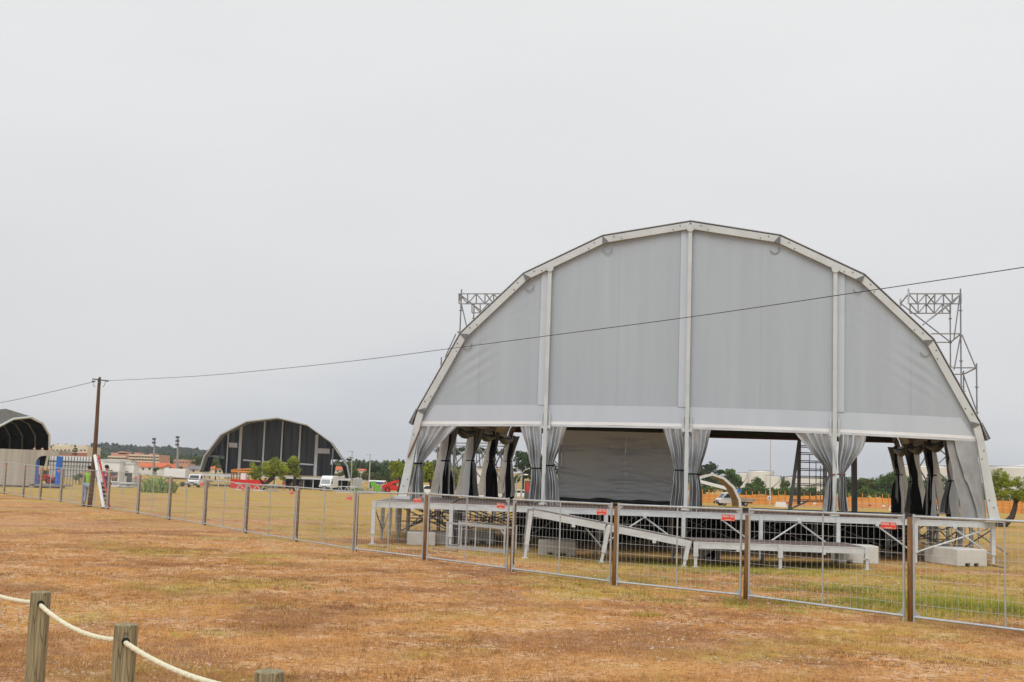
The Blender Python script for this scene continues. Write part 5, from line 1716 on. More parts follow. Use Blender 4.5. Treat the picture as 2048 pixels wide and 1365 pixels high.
block_building('long cream apartment block with striped balconies below the hill', 258, 909.5, 319, 932, 455, 14, brick_o, [(258, 910, 319, 913, cream_wall), (258, 916, 319, 918.8, cream_wall), (258, 922, 319, 925, cream_wall)], [(269, 905.5, 279, 911, brick_o, 'lift_house'), (298, 907.5, 308, 912.5, brick_o, 'lift_house')], (914.4, 920.3), 10)
block_building('low orange brick block left of the dark tent', 347, 919.5, 376, 936, 480, 12, brick_o, [], [], (925,), 5)
def house(label, px0, pye, px1, pyg, pyr, Y, wall, roofm, dep=9, gable=False, windows=()):
    """eaves row pye, ground row pyg, ridge row pyr"""
    root = thing_px('house', label, 'house', (px0 + px1) / 2, Y)
    x0, x1, z0, z1 = rect(px0, pye, px1, pyg, Y)
    z0 = gz((x0 + x1) / 2, Y) - .05
    zr = P((px0 + px1) / 2, pyr, Y).z
    part(bx(x0, x1, Y, Y + dep, z0, z1), 'wall', wall, root)
    b = MB(); e = .35
    if gable:
        xm = (x0 + x1) / 2
        b.prism([Vector((x0 - e, Y - e, z1 - .1)), Vector((xm, Y - e, zr)), Vector((x1 + e, Y - e, z1 - .1)), Vector((x1 + e, Y - e, z1 - .3)), Vector((xm, Y - e, zr - .25)), Vector((x0 - e, Y - e, z1 - .3))], (0, dep + 2 * e, 0))
        part(MB().prism([Vector((x0, Y, z1 + .002)), Vector((xm, Y, zr - .25)), Vector((x1, Y, z1 + .002))], (0, .3, 0)), 'gable_wall', wall, root)
    else:
        ym = Y + dep / 2
        b.prism([Vector((x0 - e, Y - e, z1)), Vector((x0 - e, ym, zr)), Vector((x0 - e, Y + dep + e, z1))], (x1 - x0 + 2 * e, 0, 0))
    part(b, 'roof', roofm, root)
    for (a, b_, c, d) in windows:
        xa, xb, za, zb = rect(a, b_, c, d, Y)
        part(bx(xa, xb, Y - .08, Y + .05, za, zb), 'window', win_m, root)
    return root
house('white house with orange tiled roof left of the gabled house', 268, 934, 309, 946, 926, 345, white_wall, orange_roof, windows=((284, 936, 288, 940), (297, 936, 301, 940)))
house('white gabled house with orange roof behind the white trailer', 322, 937, 349, 950, 929, 335, white_wall, orange_roof, gable=True, windows=((338, 935, 342, 939),))
house('house with orange roof and dormer behind the row of cabins', 303, 934, 330, 946, 926, 342, white_wall, orange_roof, windows=((312, 936, 316, 940),))
house('pale house with grey roof near the left foot of the dark tent', 374, 939, 404, 948, 932, 350, cream_wall, mat('grey_roof', (.18, .18, .19), .8), windows=((385, 940, 389, 944),))
house('yellow house with orange roof seen through the left opening of the dark tent', 421, 938, 448, 952, 931, 320, cream_wall, orange_roof, windows=((430, 941, 434, 945), (438, 941, 442, 945)))
house('white house with orange roof seen through the right opening of the dark tent', 669, 940, 688, 956, 933.5, 330, white_wall, orange_roof, windows=((674, 942, 677, 945),))
house('small house with orange roof between the trees right of the dark tent', 712, 941, 726, 952, 938, 330, white_wall, orange_roof)
house('small cream house on the far slope above the lamp posts', 765, 937, 773, 945, 933, 700, cream_wall, cream_wall)

def mast(label, px, top, bot, Y, heads):
    root = thing_px('floodlight_mast', label, 'floodlight mast', px, Y, 'floodlight masts on the left')
    k = Y / F
    g = base(px, Y); t = P(px + 2.0, top, Y)
    m = mat('mast_steel', (.30, .31, .31), .5, .4)
    part(MB().tube([g, t], [.38, .22], 6), 'shaft', m, root)
    for i in range(heads):
        c = t + Vector((0, -.3, -.2 - i * 1.0))
        part(MB().box(c, (1.0, .35, .55), R(15 * (-1) ** i)), 'floodlight', dark_steel, root)
    return root
mast('floodlight mast rising from the roof of the long cream block', 307, 877, 930, 330, 2)
mast('floodlight mast between the long cream block and the dark tent', 354, 873.5, 938, 320, 3)

# ------------------------------------------------------------------ kiosk with blue pillar
KY = 84.0
kg = base(60, KY)
kiosk = empty('kiosk', 'grey concrete looking kiosk with blue pillar and cut out opening', 'kiosk', tuple(kg))
kx = lambda px: XZ(px, KY, 1.0)
top_l, bot_l = P(0, 897, KY).z, P(0, 979, KY).z
ztop, zbot = (P(0, 897, KY).z + P(126, 903, KY).z) / 2, gz(-30, KY) + .12
xs0, xs1, xo0, xo1 = kx(-75), kx(114.5), kx(70), kx(110.5)
zo_t = P(90, 912, KY).z; zo_b = P(90, 976, KY).z
panel = mat('streaked_grey_panel', (.40, .365, .315), .75, 0, .30, .9, .05, 6, stretch=(2.5, 1, .12))
blue = mat('blue_paint', (.005, .15, .68), .5, 0, .08, 3)
prof = [(xs0, zbot), (xo0 - .35, zbot), (xo0 - .35, zo_b)]
r_ = .55
prof += [(xo0, zo_b), (xo0, zo_t - r_)] + [(xo0 + r_ - r_ * math.cos(t), zo_t - r_ + r_ * math.sin(t)) for t in np.linspace(.2, math.pi / 2, 6)] + [(xs1, zo_t), (xs1, ztop), (xs0, ztop)]
b = MB().prism([Vector((x, KY, z)) for x, z in prof], (0, .12, 0))
part(b, 'front_panel', panel, kiosk)
part(MB().box(((xs0 + xo0) / 2 - .9, KY + 1.3, (zbot + ztop) / 2), (xo0 - xs0 - 1.9, 2.3, ztop - zbot - .1)), 'cabin', mat('kiosk_side', (.30, .28, .26), .8), kiosk)
part(MB().box((xo0 - .03, KY + .40, (zo_b + zo_t) / 2 - .1), (.10, .55, zo_t - zo_b - .3)), 'blue_jamb', blue, kiosk)
part(MB().box(((xo1 + xs1) / 2, KY + .45, (zbot + zo_t) / 2 + .02), (xs1 - xo1, .75, zo_t - zbot - .06)), 'blue_pillar', blue, kiosk)
part(MB().box(((xo0 + xs1) / 2, KY + 1.2, zbot + .06), (xs1 - xo0 + .6, 2.4, .14)), 'floor_slab', mat('kiosk_floor', (.25, .24, .23), .8), kiosk)
part(MB().box(((xo0 + xs1) / 2, KY + 1.3, ztop - .14), (xs1 - xo0 - .02, 2.3, .24)), 'roof_slab', panel, kiosk)
part(MB().box(((xs0 + xs1) / 2, KY + 1.2, zbot - .08), (xs1 - xs0 - .4, 2.0, .12)), 'plinth', dark_steel, kiosk)
for px in (62, 78, 94):
    part(MB().tube([(kx(px), KY + .3, ztop), (kx(px), KY + .3, ztop + .10), (kx(px) + .03, KY + .3, ztop + .16)], [.10, .09, .02], 8), 'bolt_cap', brick_o, kiosk)

# ------------------------------------------------------------------ vehicles
def wheel(parent, x, y, r_, w, axis='x', hub=None):
    ax = Vector((1, 0, 0)) if axis == 'x' else Vector((0, 1, 0))
    c = Vector((x, y, r_))
    t = part(MB().tube([c - ax * w / 2, c - ax * w * .42, c + ax * w * .42, c + ax * w / 2], [r_ * .88, r_, r_, r_ * .88], 18), 'wheel', rubber, parent, world=False)
    part(MB().disc(c, ax, r_ * .55, w * 1.05, 12), 'rim', hub or alu_dull, t, world=False)
    return t
def van(label, pos, rz, style):
    """front faces -y, x across, real metres"""
    root = empty('van' if style != 'flatbed' else 'flatbed_truck', label, 'van' if style == 'van' else 'truck', tuple(pos), rz)
    W, wp = 2.0, white_paint
    # cab: side profile extruded across
    prof = [(0, .45), (0, .95), (.55, 1.18), (1.15, 2.02), (1.35, 2.12), (2.6, 2.12), (2.6, .45)]
    part(MB().prism([Vector((-W / 2, y, z)) for y, z in prof], (W, 0, 0)), 'cab', wp, root, world=False, bevel=.06)
    a, c = Vector((0, .60, 1.24)), Vector((0, 1.12, 1.98))
    nrm = Vector((0, -(c - a).z, (c - a).y)).normalized() * .02
    b = MB(); b.prism([Vector((-W * .43, *(a.yz))) + nrm, Vector((W * .43, *(a.yz))) + nrm, Vector((W * .38, *(c.yz))) + nrm, Vector((-W * .38, *(c.yz))) + nrm], -nrm * .6)
    part(b, 'windscreen', glass_dark, root, world=False)
    for s in (-1, 1):
        b = MB().prism([Vector((s * (W / 2 + .006), 1.0, 1.30)), Vector((s * (W / 2 + .006), 1.9, 1.30)), Vector((s * (W / 2 + .006), 1.9, 1.95)), Vector((s * (W / 2 + .006), 1.32, 1.95))], (-s * .02, 0, 0))
        part(b, 'side_window', glass_dark, root, world=False)
        part(MB().box((s * (W / 2 + .16), .95, 1.45), (.16, .10, .34)), 'mirror', rubber, root, world=False)
        part(MB().box((s * .72, -.012, .98), (.36, .05, .20)), 'headlight', mat('headlight_glass', (.6, .62, .65), .1, 0, .1), root, world=False)
    part(MB().box((0, -.05, .52), (W * .98, .20, .34)), 'bumper', rubber, root, world=False)
    part(MB().box((0, -.018, .86), (.9, .05, .16)), 'grille', dark_steel, root, world=False)
    part(MB().box((0, -.155, .52), (.5, .01, .11)), 'number_plate', mat('plate_white', (.75, .75, .72), .5), root, world=False)
    if style == 'van':
        part(MB().box((0, 4.1, 1.62), (2.1, 3.4, 2.1)), 'cargo_box', wp, root, world=False, bevel=.05)
        part(MB().prism([Vector((-1.0, 1.25, 2.14)), Vector((-1.0, 2.35, 2.14)), Vector((-1.0, 2.35, 2.68))], (2.0, 0, 0)), 'wind_deflector', wp, root, world=False)
    elif style == 'truck':
        part(MB().box((0, 4.6, .95), (2.1, 3.8, .18)), 'load_bed', alu_dull, root, world=False)
        part(MB().box((0, 2.78, 1.5), (2.0, .08, 1.0)), 'headboard', dark_steel, root, world=False)
    else:
        part(MB().box((0, 4.5, .92), (2.1, 3.6, .16)), 'load_bed', alu_dull, root, world=False)
        for s in (-1, 1): part(MB().box((s * 1.03, 4.5, 1.12), (.04, 3.5, .26)), 'drop_side', alu_dull, root, world=False)
    part(MB().box((0, 3.2, .62), (.8, 5.6, .2)), 'chassis', dark_steel, root, world=False)
    for s in (-1, 1):
        wheel(root, s * .85, .95, .40, .26); wheel(root, s * .85, 4.6, .40, .34)
    return root
van('white truck with open bed and black bumper facing the camera', base(383, 196), R(-8), 'truck')
van('white box van facing the camera right of the pines', base(648, 212), R(-6), 'van')
ft = van('white flatbed truck in profile with a lift on its bed', base(1433, 192), R(-78), 'flatbed')

b = thing_px('boom_lift', 'white and blue boom lift mounted on the flatbed truck', 'boom lift', 1478, 190)
part(MB().bar(P(1480, 984, 190), P(1395, 962, 190), .55, .50), 'boom', white_paint, b)
part(MB().bar(P(1482, 985, 190.2), P(1450, 976, 190.2), .25, .3), 'hydraulic_ram', bluec, b)
part(MB().tube([P(1472, 1001, 190), P(1470, 990, 190), P(1476, 986, 190)], [.5, .42, .3], 8), 'turret', bluec, b)
part(MB().box(P(1478, 982, 190), (.7, .6, .6)), 'end_box', bluec, b)
x0_, x1_, z0_, z1_ = rect(328, 938, 371, 956, 205)
tr = thing_px('trailer', 'long white box trailer behind the white truck', 'trailer', 350, 205)
part(bx(x0_, x1_, 205, 207.4, z0_, z1_), 'box', white_paint, tr, bevel=.04)
part(bx(x0_ + .3, x1_ - .2, 205.2, 207.2, z0_ - .25, z0_), 'chassis', dark_steel, tr)
for px in (340, 346, 364):
    X = XZ(px, 205, -1.6)
    part(MB().tube([(X, 205.1, gz(X, 205) + .42), (X, 205.5, gz(X, 205) + .42)], .42, 14), 'wheel', rubber, tr)

# red machines
red_m = mat('red_machine_paint', (.62, .022, .012), .38, 0, .1, 2)
def loader(label, pos, rz, s=1.0, boom=True):
    root = empty('telehandler' if boom else 'wheel_loader', label, 'telehandler' if boom else 'loader', tuple(pos), rz)
    q = lambda v: tuple(Vector(v) * s)
    b = MB(); b.prism([Vector(q((-2.2, -.9, .55))), Vector(q((1.3, -.9, .55))), Vector(q((1.5, -.9, 1.0))), Vector(q((.9, -.9, 1.45))), Vector(q((-1.7, -.9, 1.75))), Vector(q((-2.4, -.9, 1.4)))], q((0, 1.8, 0)))
    part(b, 'body', red_m, root, world=False, bevel=.06)
    part(MB().box(q((-.15, .25, 1.75)), q((1.1, .9, 1.0))), 'cab', glass_dark, root, world=False)
    part(MB().box(q((-.15, .25, 2.28)), q((1.2, 1.0, .08))), 'cab_roof', red_m, root, world=False)
    if boom:
        bo = part(MB().bar(q((-2.1, -.75, 1.35)), q((2.6, -.75, 3.1)), .46 * s, .50 * s), 'boom', red_m, root, world=False)
        part(MB().bar(q((2.6, -.75, 3.1)), q((3.3, -.75, 2.6)), .3 * s), 'boom_head', dark_steel, bo, world=False)
        part(MB().bar(q((-.4, -.75, 1.1)), q((1.0, -.75, 2.4)), .14 * s), 'hydraulic_ram', dark_steel, root, world=False)
    else:
        part(MB().bar(q((1.0, .5, 1.2)), q((2.3, .5, .8)), .22 * s), 'lift_arm', dark_steel, root, world=False)
        part(MB().box(q((-1.6, 0, .7)), q((1.3, 1.7, .35))), 'ballast', mat('yellow_paint', (.55, .33, .04), .5), root, world=False)
    for x in (-1.3, 1.15):
        for y in (-.9, .9):
            c = Vector(q((x, y, .58)))
            t = part(MB().tube([c - Vector((0, .2 * s, 0)), c + Vector((0, .2 * s, 0))], .58 * s, 16), 'wheel', rubber, root, world=False)
            part(MB().disc(c, (0, 1, 0), .3 * s, .44 * s, 10), 'rim', red_m, t, world=False)
    return root
loader('red telehandler with raised boom beside the round pine', base(788, 214), R(8), .92)
loader('red and yellow loader seen through the kiosk opening', base(88, 120), R(0), .62, boom=False)

# ------------------------------------------------------------------ small silver tent at the left edge
TY = 112.0
dxt = Vector((math.cos(R(40)), math.sin(R(40)), 0))      # gable runs from back left to near right ... seen obliquely
st = empty('arched_tent', 'silver arched tent with black inside at the left edge', 'tent', tuple(base(60, TY)))
def tp(px, py):
    """point of the oblique front arch plane"""
    o = Vector((0, 0, CH)); r_ = ray(px, py)
    q0 = P(100, 900, TY)
    n = Vector((dxt.y, -dxt.x, 0))
    return o + r_ * ((q0 - o).dot(n) / r_.dot(n))
nrm_t = Vector((-dxt.y, dxt.x, 0)); nrm_t = nrm_t if nrm_t.y > 0 else -nrm_t
axis = nrm_t.copy()
outl = [(-95, 905), (-88, 868), (-60, 838), (-28, 822), (12, 818), (63, 833.5), (87, 846), (101.5, 871), (101, 900), (93, 934)]
pts = [tp(*q) for q in outl]
inn = [tp(q[0] + a, q[1] + c) for q, (a, c) in zip(outl, [(3, 0), (3, 2), (2, 3), (1, 3), (0, 4), (-1, 4), (-2.5, 2.5), (-3, .5), (-3, 0), (-3, 0)])]
fr = MB()
for i in range(len(pts) - 1): fr.prism([pts[i], pts[i + 1], inn[i + 1], inn[i]], axis * .25)
part(fr, 'arch_frame', cream_dirty, st)
sh = MB()
for i in range(len(pts) - 1):
    a, c = pts[i], pts[i + 1]
    sh.quad(a + axis * 22, c + axis * 22, c, a)
o = part(sh, 'roof_membrane', two_sided('tent_shell', (.005, .0055, .006), (.33, .34, .36), .8, 0, .2, .5, spec=.05), st)
part(MB().add([p + axis * 21.8 for p in pts], [tuple(range(len(pts)))]), 'rear_wall', black, st)
for k, dd_ in enumerate((3.8, 7.6, 11.4)):
    rb2 = MB()
    ins = [lerp(p, tp(30, 880), .03) + axis * dd_ for p in pts]
    ins2 = [lerp(p, tp(30, 880), .055) + axis * dd_ for p in pts]
    for i in range(len(ins) - 1): rb2.prism([ins[i], ins[i + 1], ins2[i + 1], ins2[i]], axis * .2)
    part(rb2, 'rib', alu_dull, st)
gp = MB()
poly = [(-28, 822), (12, 818), (63, 833.5), (26, 838.5), (0, 852), (-30, 872)]
gp.prism([tp(*q) - axis * .02 for q in poly], axis * .015)
part(gp, 'gable_flap', mat('flap_grey', (.20, .21, .22), .6), st)
part(MB().tube([tp(63, 834.5) - axis * .06, tp(26, 838.5) - axis * .06, tp(0, 852) - axis * .06, tp(-30, 872) - axis * .06], .12, 6), 'flap_edge', cream, st)

# ------------------------------------------------------------------ dark main tent on its own stage
BY = 228.0
bt = empty('dark_tent', 'large arched tent with dark grey back wall in the distance', 'tent', tuple(base(550, BY)))
yawb = R(7)
bdx = Vector((math.cos(yawb), math.sin(yawb), 0)); bbk = Vector((-math.sin(yawb), math.cos(yawb), 0))
bc = P(554.9, 900, BY)
def bp_(px, py, d=0.0):
    o = Vector((0, 0, CH)); r_ = ray(px, py)
    return o + r_ * ((bc + bbk * d - o).dot(bbk) / r_.dot(bbk))
bo = [(397.6, 942), (406.5, 912.8), (440, 869), (492.5, 842.5), (554.9, 835.2), (614.2, 849.5), (662.7, 884), (695.3, 931.5), (701.5, 962)]
bi = [(400.3, 942), (409, 913.8), (441.6, 871), (493.1, 844.6), (554.9, 837.4), (613.4, 851.4), (661, 885.6), (693, 932.5), (698.6, 962)]
f_ = MB()
for i in range(len(bo) - 1): f_.prism([bp_(*bo[i]), bp_(*bo[i + 1]), bp_(*bi[i + 1]), bp_(*bi[i])], bbk * .5)
part(f_, 'arch_frame', mat('dark_tent_frame', (.40, .39, .34), .6), bt)
sh = MB()
bo3 = [bp_(*q) for q in bo]
for i in range(len(bo) - 1):
    a, c = bo3[i], bo3[i + 1]
    sh.quad(a + bbk * .1, c + bbk * .1, c + bbk * 16, a + bbk * 16)
o = part(sh, 'roof_membrane', two_sided('dark_shell', (.035, .033, .030), (.40, .41, .42), .65), bt)
BD = 8.0
wm = mat('dark_back_wall', (.012, .017, .021), .38, 0, .35, .25, .3, .8, stretch=(1, 1, .5))
def shift(p): return p + bbk * BD
# back wall in bays, each its own panel; the end bays leave an opening low down
wall_out = [shift(p) for p in bo3]
def wall_top(t):  # along bdx
    o0 = shift(bc)
    for a, c in zip(wall_out[:-1], wall_out[1:]):
        ta, tc_ = (a - o0).dot(bdx), (c - o0).dot(bdx)
        if ta <= t <= tc_ and tc_ > ta: return lerp(a.z, c.z, (t - ta) / (tc_ - ta))
    return wall_out[0].z
def wl(px): return (bp_(px, 900, BD) - shift(bc)).dot(bdx)
zfl = bp_(550, 951).z
cols = [wl(c) for c in (417, 449.5, 477, 524, 559.5, 596, 630, 663, 689)]
tl, trr = (wall_out[0] - shift(bc)).dot(bdx) + .2, (wall_out[-1] - shift(bc)).dot(bdx) - .2
edges = [tl] + cols[1:-1] + [trr]
for i in range(len(edges) - 1):
    a, c = edges[i], edges[i + 1]
    nb = MB()
    def fn(u, v, a=a, c=c, i=i):
        t = a + (c - a) * u
        zb = zfl + (3.4 if i in (0, len(edges) - 2) else 0)
        zt = max(zb + .05, wall_top(t) - .1)
        return shift(bc) * 1.0 + bdx * t + bbk * (.10 * math.sin(t * 2.3 + v * 3) + .06 * math.sin(t * 6.1)) + UP * (zb + (zt - zb) * v - bc.z)
    nb.sheet(fn, 18, 14)
    part(nb, 'back_wall', wm, bt, smooth=True)
# drawn curtains beside the two openings
for (pt0, pt1, pb0, pb1) in (((404, 914), (428, 914), (399, 944), (418, 944)), ((438, 918), (450, 918), (446, 947), (452, 947)), ((661, 930), (672, 931), (661, 955), (668, 956)), ((683, 931), (693, 933), (692, 959), (699, 960))):
    nb = MB()
    q = [bp_(*x, BD - .4) for x in (pt0, pt1, pb0, pb1)]
    nb.sheet(lambda u, v: lerp(lerp(q[0], q[1], u), lerp(q[2], q[3], u), v) + bbk * .15 * math.sin(u * 26), 24, 8)
    part(nb, 'drawn_curtain', wm, bt, smooth=True)
for c, w_ in ((452, .25), (477, .55), (524, .28), (560, .25), (596, .28), (630, .6), (663.5, .25)):
    a = bp_(c, 950, BD - .3); zt = wall_top((a - bp_(554.9, 900, BD - .3)).dot(bdx)) - .2
    part(MB().frame_bar(Vector((a.x, a.y, zfl)), Vector((a.x, a.y, zt)), bdx * w_ / 2, bbk * .15), 'back_post', white_paint, bt)
for (a, c) in (((486, 920.5), (521, 923.4)), ((526, 923.8), (557, 926)), ((562, 926.4), (593, 928.2)), ((598, 928), (627, 930))):
    part(MB().bar(bp_(*a, BD - .3), bp_(*c, BD - .3), .28), 'cross_rail', white_paint, bt)
for (a, b_, c, d) in ((458, 885.5, 474.5, 896), (635, 897, 659.5, 908)):
    x = [bp_(a, b_, BD - .35), bp_(c, b_ + 1, BD - .35), bp_(c, d, BD - .35), bp_(a, d - 1, BD - .35)]
    part(MB().prism(x[::-1], bbk * .05), 'white_banner', mat('banner_white', (.85, .86, .88), .6, 0, .05), bt)
# its stage: light fascia on legs
bs = empty('main_stage', 'long white edged stage on legs under the dark tent', 'stage', tuple(base(550, BY - 4)))
SYv = BY - 5
za, zc_ = P(400, 944, SYv), P(702, 961.5, SYv)
xs_ = (za.x, zc_.x); zs_ = (za.z + zc_.z) / 2
part(MB().box(((xs_[0] + xs_[1]) / 2, SYv + 9, zs_ - .1), (xs_[1] - xs_[0], 18, .12)), 'deck', ply, bs)
part(MB().box(((xs_[0] + xs_[1]) / 2, SYv - .05, zs_ - .18), (xs_[1] - xs_[0] + .1, .10, .42)), 'edge_beam', alu, bs)
for i in range(17):
    x = lerp(xs_[0], xs_[1], i / 16)
    part(MB().box((x, SYv + .2, (zs_ - .3 + gz(x, SYv)) / 2), (.16, .16, zs_ - .3 - gz(x, SYv))), 'leg', alu if i % 2 == 0 else alu_dull, bs)
    part(MB().box((x + .4, SYv + 6, (zs_ - .3 + gz(x, SYv)) / 2), (.16, .16, zs_ - .3 - gz(x, SYv))), 'leg', alu_dull, bs)
part(MB().box(((xs_[0] + xs_[1]) / 2 + 6, SYv + 11, (zs_ - .3 + gz(0, SYv)) / 2), (xs_[1] - xs_[0] - 16, .1, zs_ - .3 - gz(0, SYv))), 'under_stage_cloth', black, bs)

# ------------------------------------------------------------------ clutter of the building site
gt = thing_px('scaffold_grandstand', 'white panelled scaffold grandstand with black bars behind the kiosk', 'grandstand', 145, 172)
x0_, x1_, z0_, z1_ = rect(92, 913, 192, 950, 172)
part(bx(x0_, x1_, 173.2, 173.4, gz(-60, 172) + .9, z1_), 'white_panel', mat('white_sheet', (.80, .80, .80), .7, 0, .08), gt)
for i in range(18):
    x = lerp(x0_, x1_, i / 17)
    part(MB().box((x, 172.6, (gz(x, 172) + z1_) / 2), (.08, .08, z1_ - gz(x, 172))), 'post', dark_steel, gt)
for k, zf in enumerate((.28, .50, .66, .80, 1.0)):
    z = lerp(gz(-60, 172), z1_, zf)
    part(MB().box(((x0_ + x1_) / 2, 172.4, z), (x1_ - x0_, 0.10, .22 if k == 3 else .07)), 'rail', dark_steel if k != 4 else alu, gt)
for lab, a, b_, c, d, Y in (('white site cabin with dark door left of the gabled house', 240, 929, 268, 948, 178), ('long white site cabin just right of the ladder', 206, 925, 239, 947, 176), ('white hut roofline behind the site cabins', 198, 922, 262, 928, 192)):
    t = thing_px('site_cabin', lab, 'cabin', (a + c) / 2, Y, 'white site cabins')
    x0_, x1_, z0_, z1_ = rect(a, b_, c, d, Y)
    z0_ = gz((x0_ + x1_) / 2, Y)
    part(bx(x0_, x1_, Y, Y + 2.4, z0_, z1_), 'wall', white_paint, t)
    part(bx(x0_ - .1, x1_ + .1, Y - .1, Y + 2.5, z1_ + .002, z1_ + .22), 'roof', alu, t)
    n = max(2, int((x1_ - x0_) / .9))
    for i in range(n // 2):
        xx = lerp(x0_, x1_, .2 + .55 * i / max(1, n // 2 - 1) if n > 3 else .5)
        part(MB().box((xx, Y - .01, (z0_ + z1_) / 2 + .2), (.5, .05, .7)), 'window', win_m, t)
    part(MB().box((x1_ - .6, Y - .01, z0_ + 1.0), (.8, .06, 1.9)), 'door', dark_steel, t)
# long rail of barriers behind the reeds
for i in range(7):
    a, c = 262 + i * 11.5, 272.5 + i * 11.5
    Y = 176
    t = thing_px('site_barrier', 'grey steel barrier in the long row behind the reeds', 'barrier', a, Y, 'row of grey barriers')
    p, q = base(a, Y), base(c, Y)
    bb = MB(); bb.bar(p + UP * 1.1, q + UP * 1.1, .07); bb.bar(p + UP * .2, q + UP * .2, .07); bb.bar(p + UP * .65, q + UP * .65, .05)
    for s_ in (0, .25, .5, .75, 1): bb.bar(lerp(p, q, s_), lerp(p, q, s_) + UP * 1.1, .05)
    o = part(bb, 'rail', alu_dull if i % 2 else dark_steel, t)
def lattice(name, label, a, c, Y, h, w, group, m=alu):
    """a length of square lattice truss lying on the ground"""
    p, q = base(a, Y), base(c, Y)
    p = p + UP * .05; q = q + UP * .05
    root = empty(name, label, 'truss', tuple(p), group=group)
    n = max(3, int((q - p).length / .5))
    b = MB()
    for dz in (0, h):
        for dy in (0, w): b.tube([p + Vector((0, dy, dz)), q + Vector((0, dy, dz))], .05, 5)
    part(b, 'chord', m, root)
    b = MB()
    for i in range(n):
        s0, s1 = lerp(p, q, i / n), lerp(p, q, (i + 1) / n)
        b.tube([s0 + UP * (h if i % 2 else 0), s1 + UP * (0 if i % 2 else h)], .03, 4)
        b.tube([s0 + Vector((0, w, h if i % 2 else 0)), s1 + Vector((0, w, 0 if i % 2 else h))], .03, 4)
        b.tube([s0 + UP * h, s1 + Vector((0, w, h))], .03, 4)
    part(b, 'lacing', m, root)
    return root
G_ = 'lattice truss sections lying on the field'
for lab, a, c, Y, h in (('grey truss section lying under the pine clump on the left', 471, 503, 150, .75), ('grey truss section lying before the pine trunk', 505, 528, 149, .7), ('grey truss section lying right of the pine trunk', 530, 557, 147, .75), ('long grey truss section lying left of the green weeds', 673, 712, 190, .95), ('long grey truss section lying behind the green weeds', 704, 748, 192, .8), ('low truss section lying in front of the green bins', 714, 745, 178, .35), ('grey truss section lying just right of the ladder', 217, 234, 110, .4), ('grey truss section lying left of the reeds', 236, 262, 104, .3), ('long pale truss section lying behind the two men', 205, 265, 128, .35), ('pale truss section lying right of the ladder behind the others', 262, 300, 122, .3)):
    lattice('truss_section', lab, a, c, Y, h, .5, G_, alu if a % 2 else alu_dull)
# timber kiosk with red base
tk = thing_px('timber_pergola', 'orange timber pergola stall with red base left of the pines', 'stall', 495, 205)
orange_t = mat('orange_timber', (.62, .25, .045), .7, 0, .2, 3)
for px in (463.5, 467.5, 474, 480, 488, 498, 510, 520):
    x = XZ(px, 205, 0); z1_ = P(px, 942 + (px - 463) * .03, 205).z
    part(MB().box((x, 205, (gz(x, 205) + z1_) / 2), (.16, .16, z1_ - gz(x, 205))), 'post', mat('red_brown_timber', (.30, .09, .04), .7), tk)
part(MB().bar(P(462, 943, 205), P(512, 944.5, 205), .32), 'beam', orange_t, tk)
for i in range(8):
    a = P(463 + i * 6, 942.5, 205.0); part(MB().bar(a + UP * .2, P(481 + i * 4.2, 938.5, 209) , .16), 'rafter', orange_t, tk)
part(MB().bar(P(478, 939.5, 209), P(516, 938, 209), .30), 'beam', orange_t, tk)
x0_, x1_, z0_, z1_ = rect(460.5, 960, 526, 973, 203.5)
part(bx(x0_, x1_, 203.5, 206.5, gz(-45, 204), z1_), 'red_base', red_m, tk)
part(bx(XZ(481, 204, 0), XZ(491, 204, 0), 204.2, 205.5, z1_, P(485, 947, 204).z), 'white_counter', white_paint, tk)
# container, bins, tarp, other pieces left of the tent
ct = thing_px('storage_container', 'light grey storage container between the lamp posts', 'container', 713, 222)
x0_, x1_, z0_, z1_ = rect(705, 957.5, 721.5, 971, 222)
bb = bx(x0_, x1_, 222, 224.4, gz(-30, 222), z1_)
part(bb, 'box', alu, ct)
for i in range(7):
    part(MB().box((lerp(x0_, x1_, (i + .5) / 7), 221.97, (gz(-30, 222) + z1_) / 2), (.08, .06, z1_ - gz(-30, 222) - .2)), 'corrugation', alu_dull, ct)
bt2 = thing_px('market_stall', 'long stall with blue tarpaulin roof behind the green bins', 'stall', 752, 228)
x0_, x1_, z0_, z1_ = rect(736, 961, 769, 968, 228)
part(MB().prism([Vector((x0_, 228, z1_ - .3)), Vector((x1_, 228, z1_ - .3)), Vector((x1_, 231, z1_ - .1)), Vector((x0_, 231, z1_ - .1))], (0, 0, .06)), 'roof', white_paint, bt2)
part(bx(x0_ + 1.2, x1_ - .6, 227.9, 228, z0_, z1_ - .32), 'blue_side', mat('blue_tarp', (.03, .06, .30), .6), bt2)
for px in (737, 745, 753, 761, 768):
    x = XZ(px, 228, -1); part(MB().box((x, 228.1, (gz(x, 228) + z1_) / 2 - .2), (.1, .1, z1_ - gz(x, 228) - .3)), 'post', alu, bt2)
lime = mat('lime_plastic', (.14, .50, .03), .5)
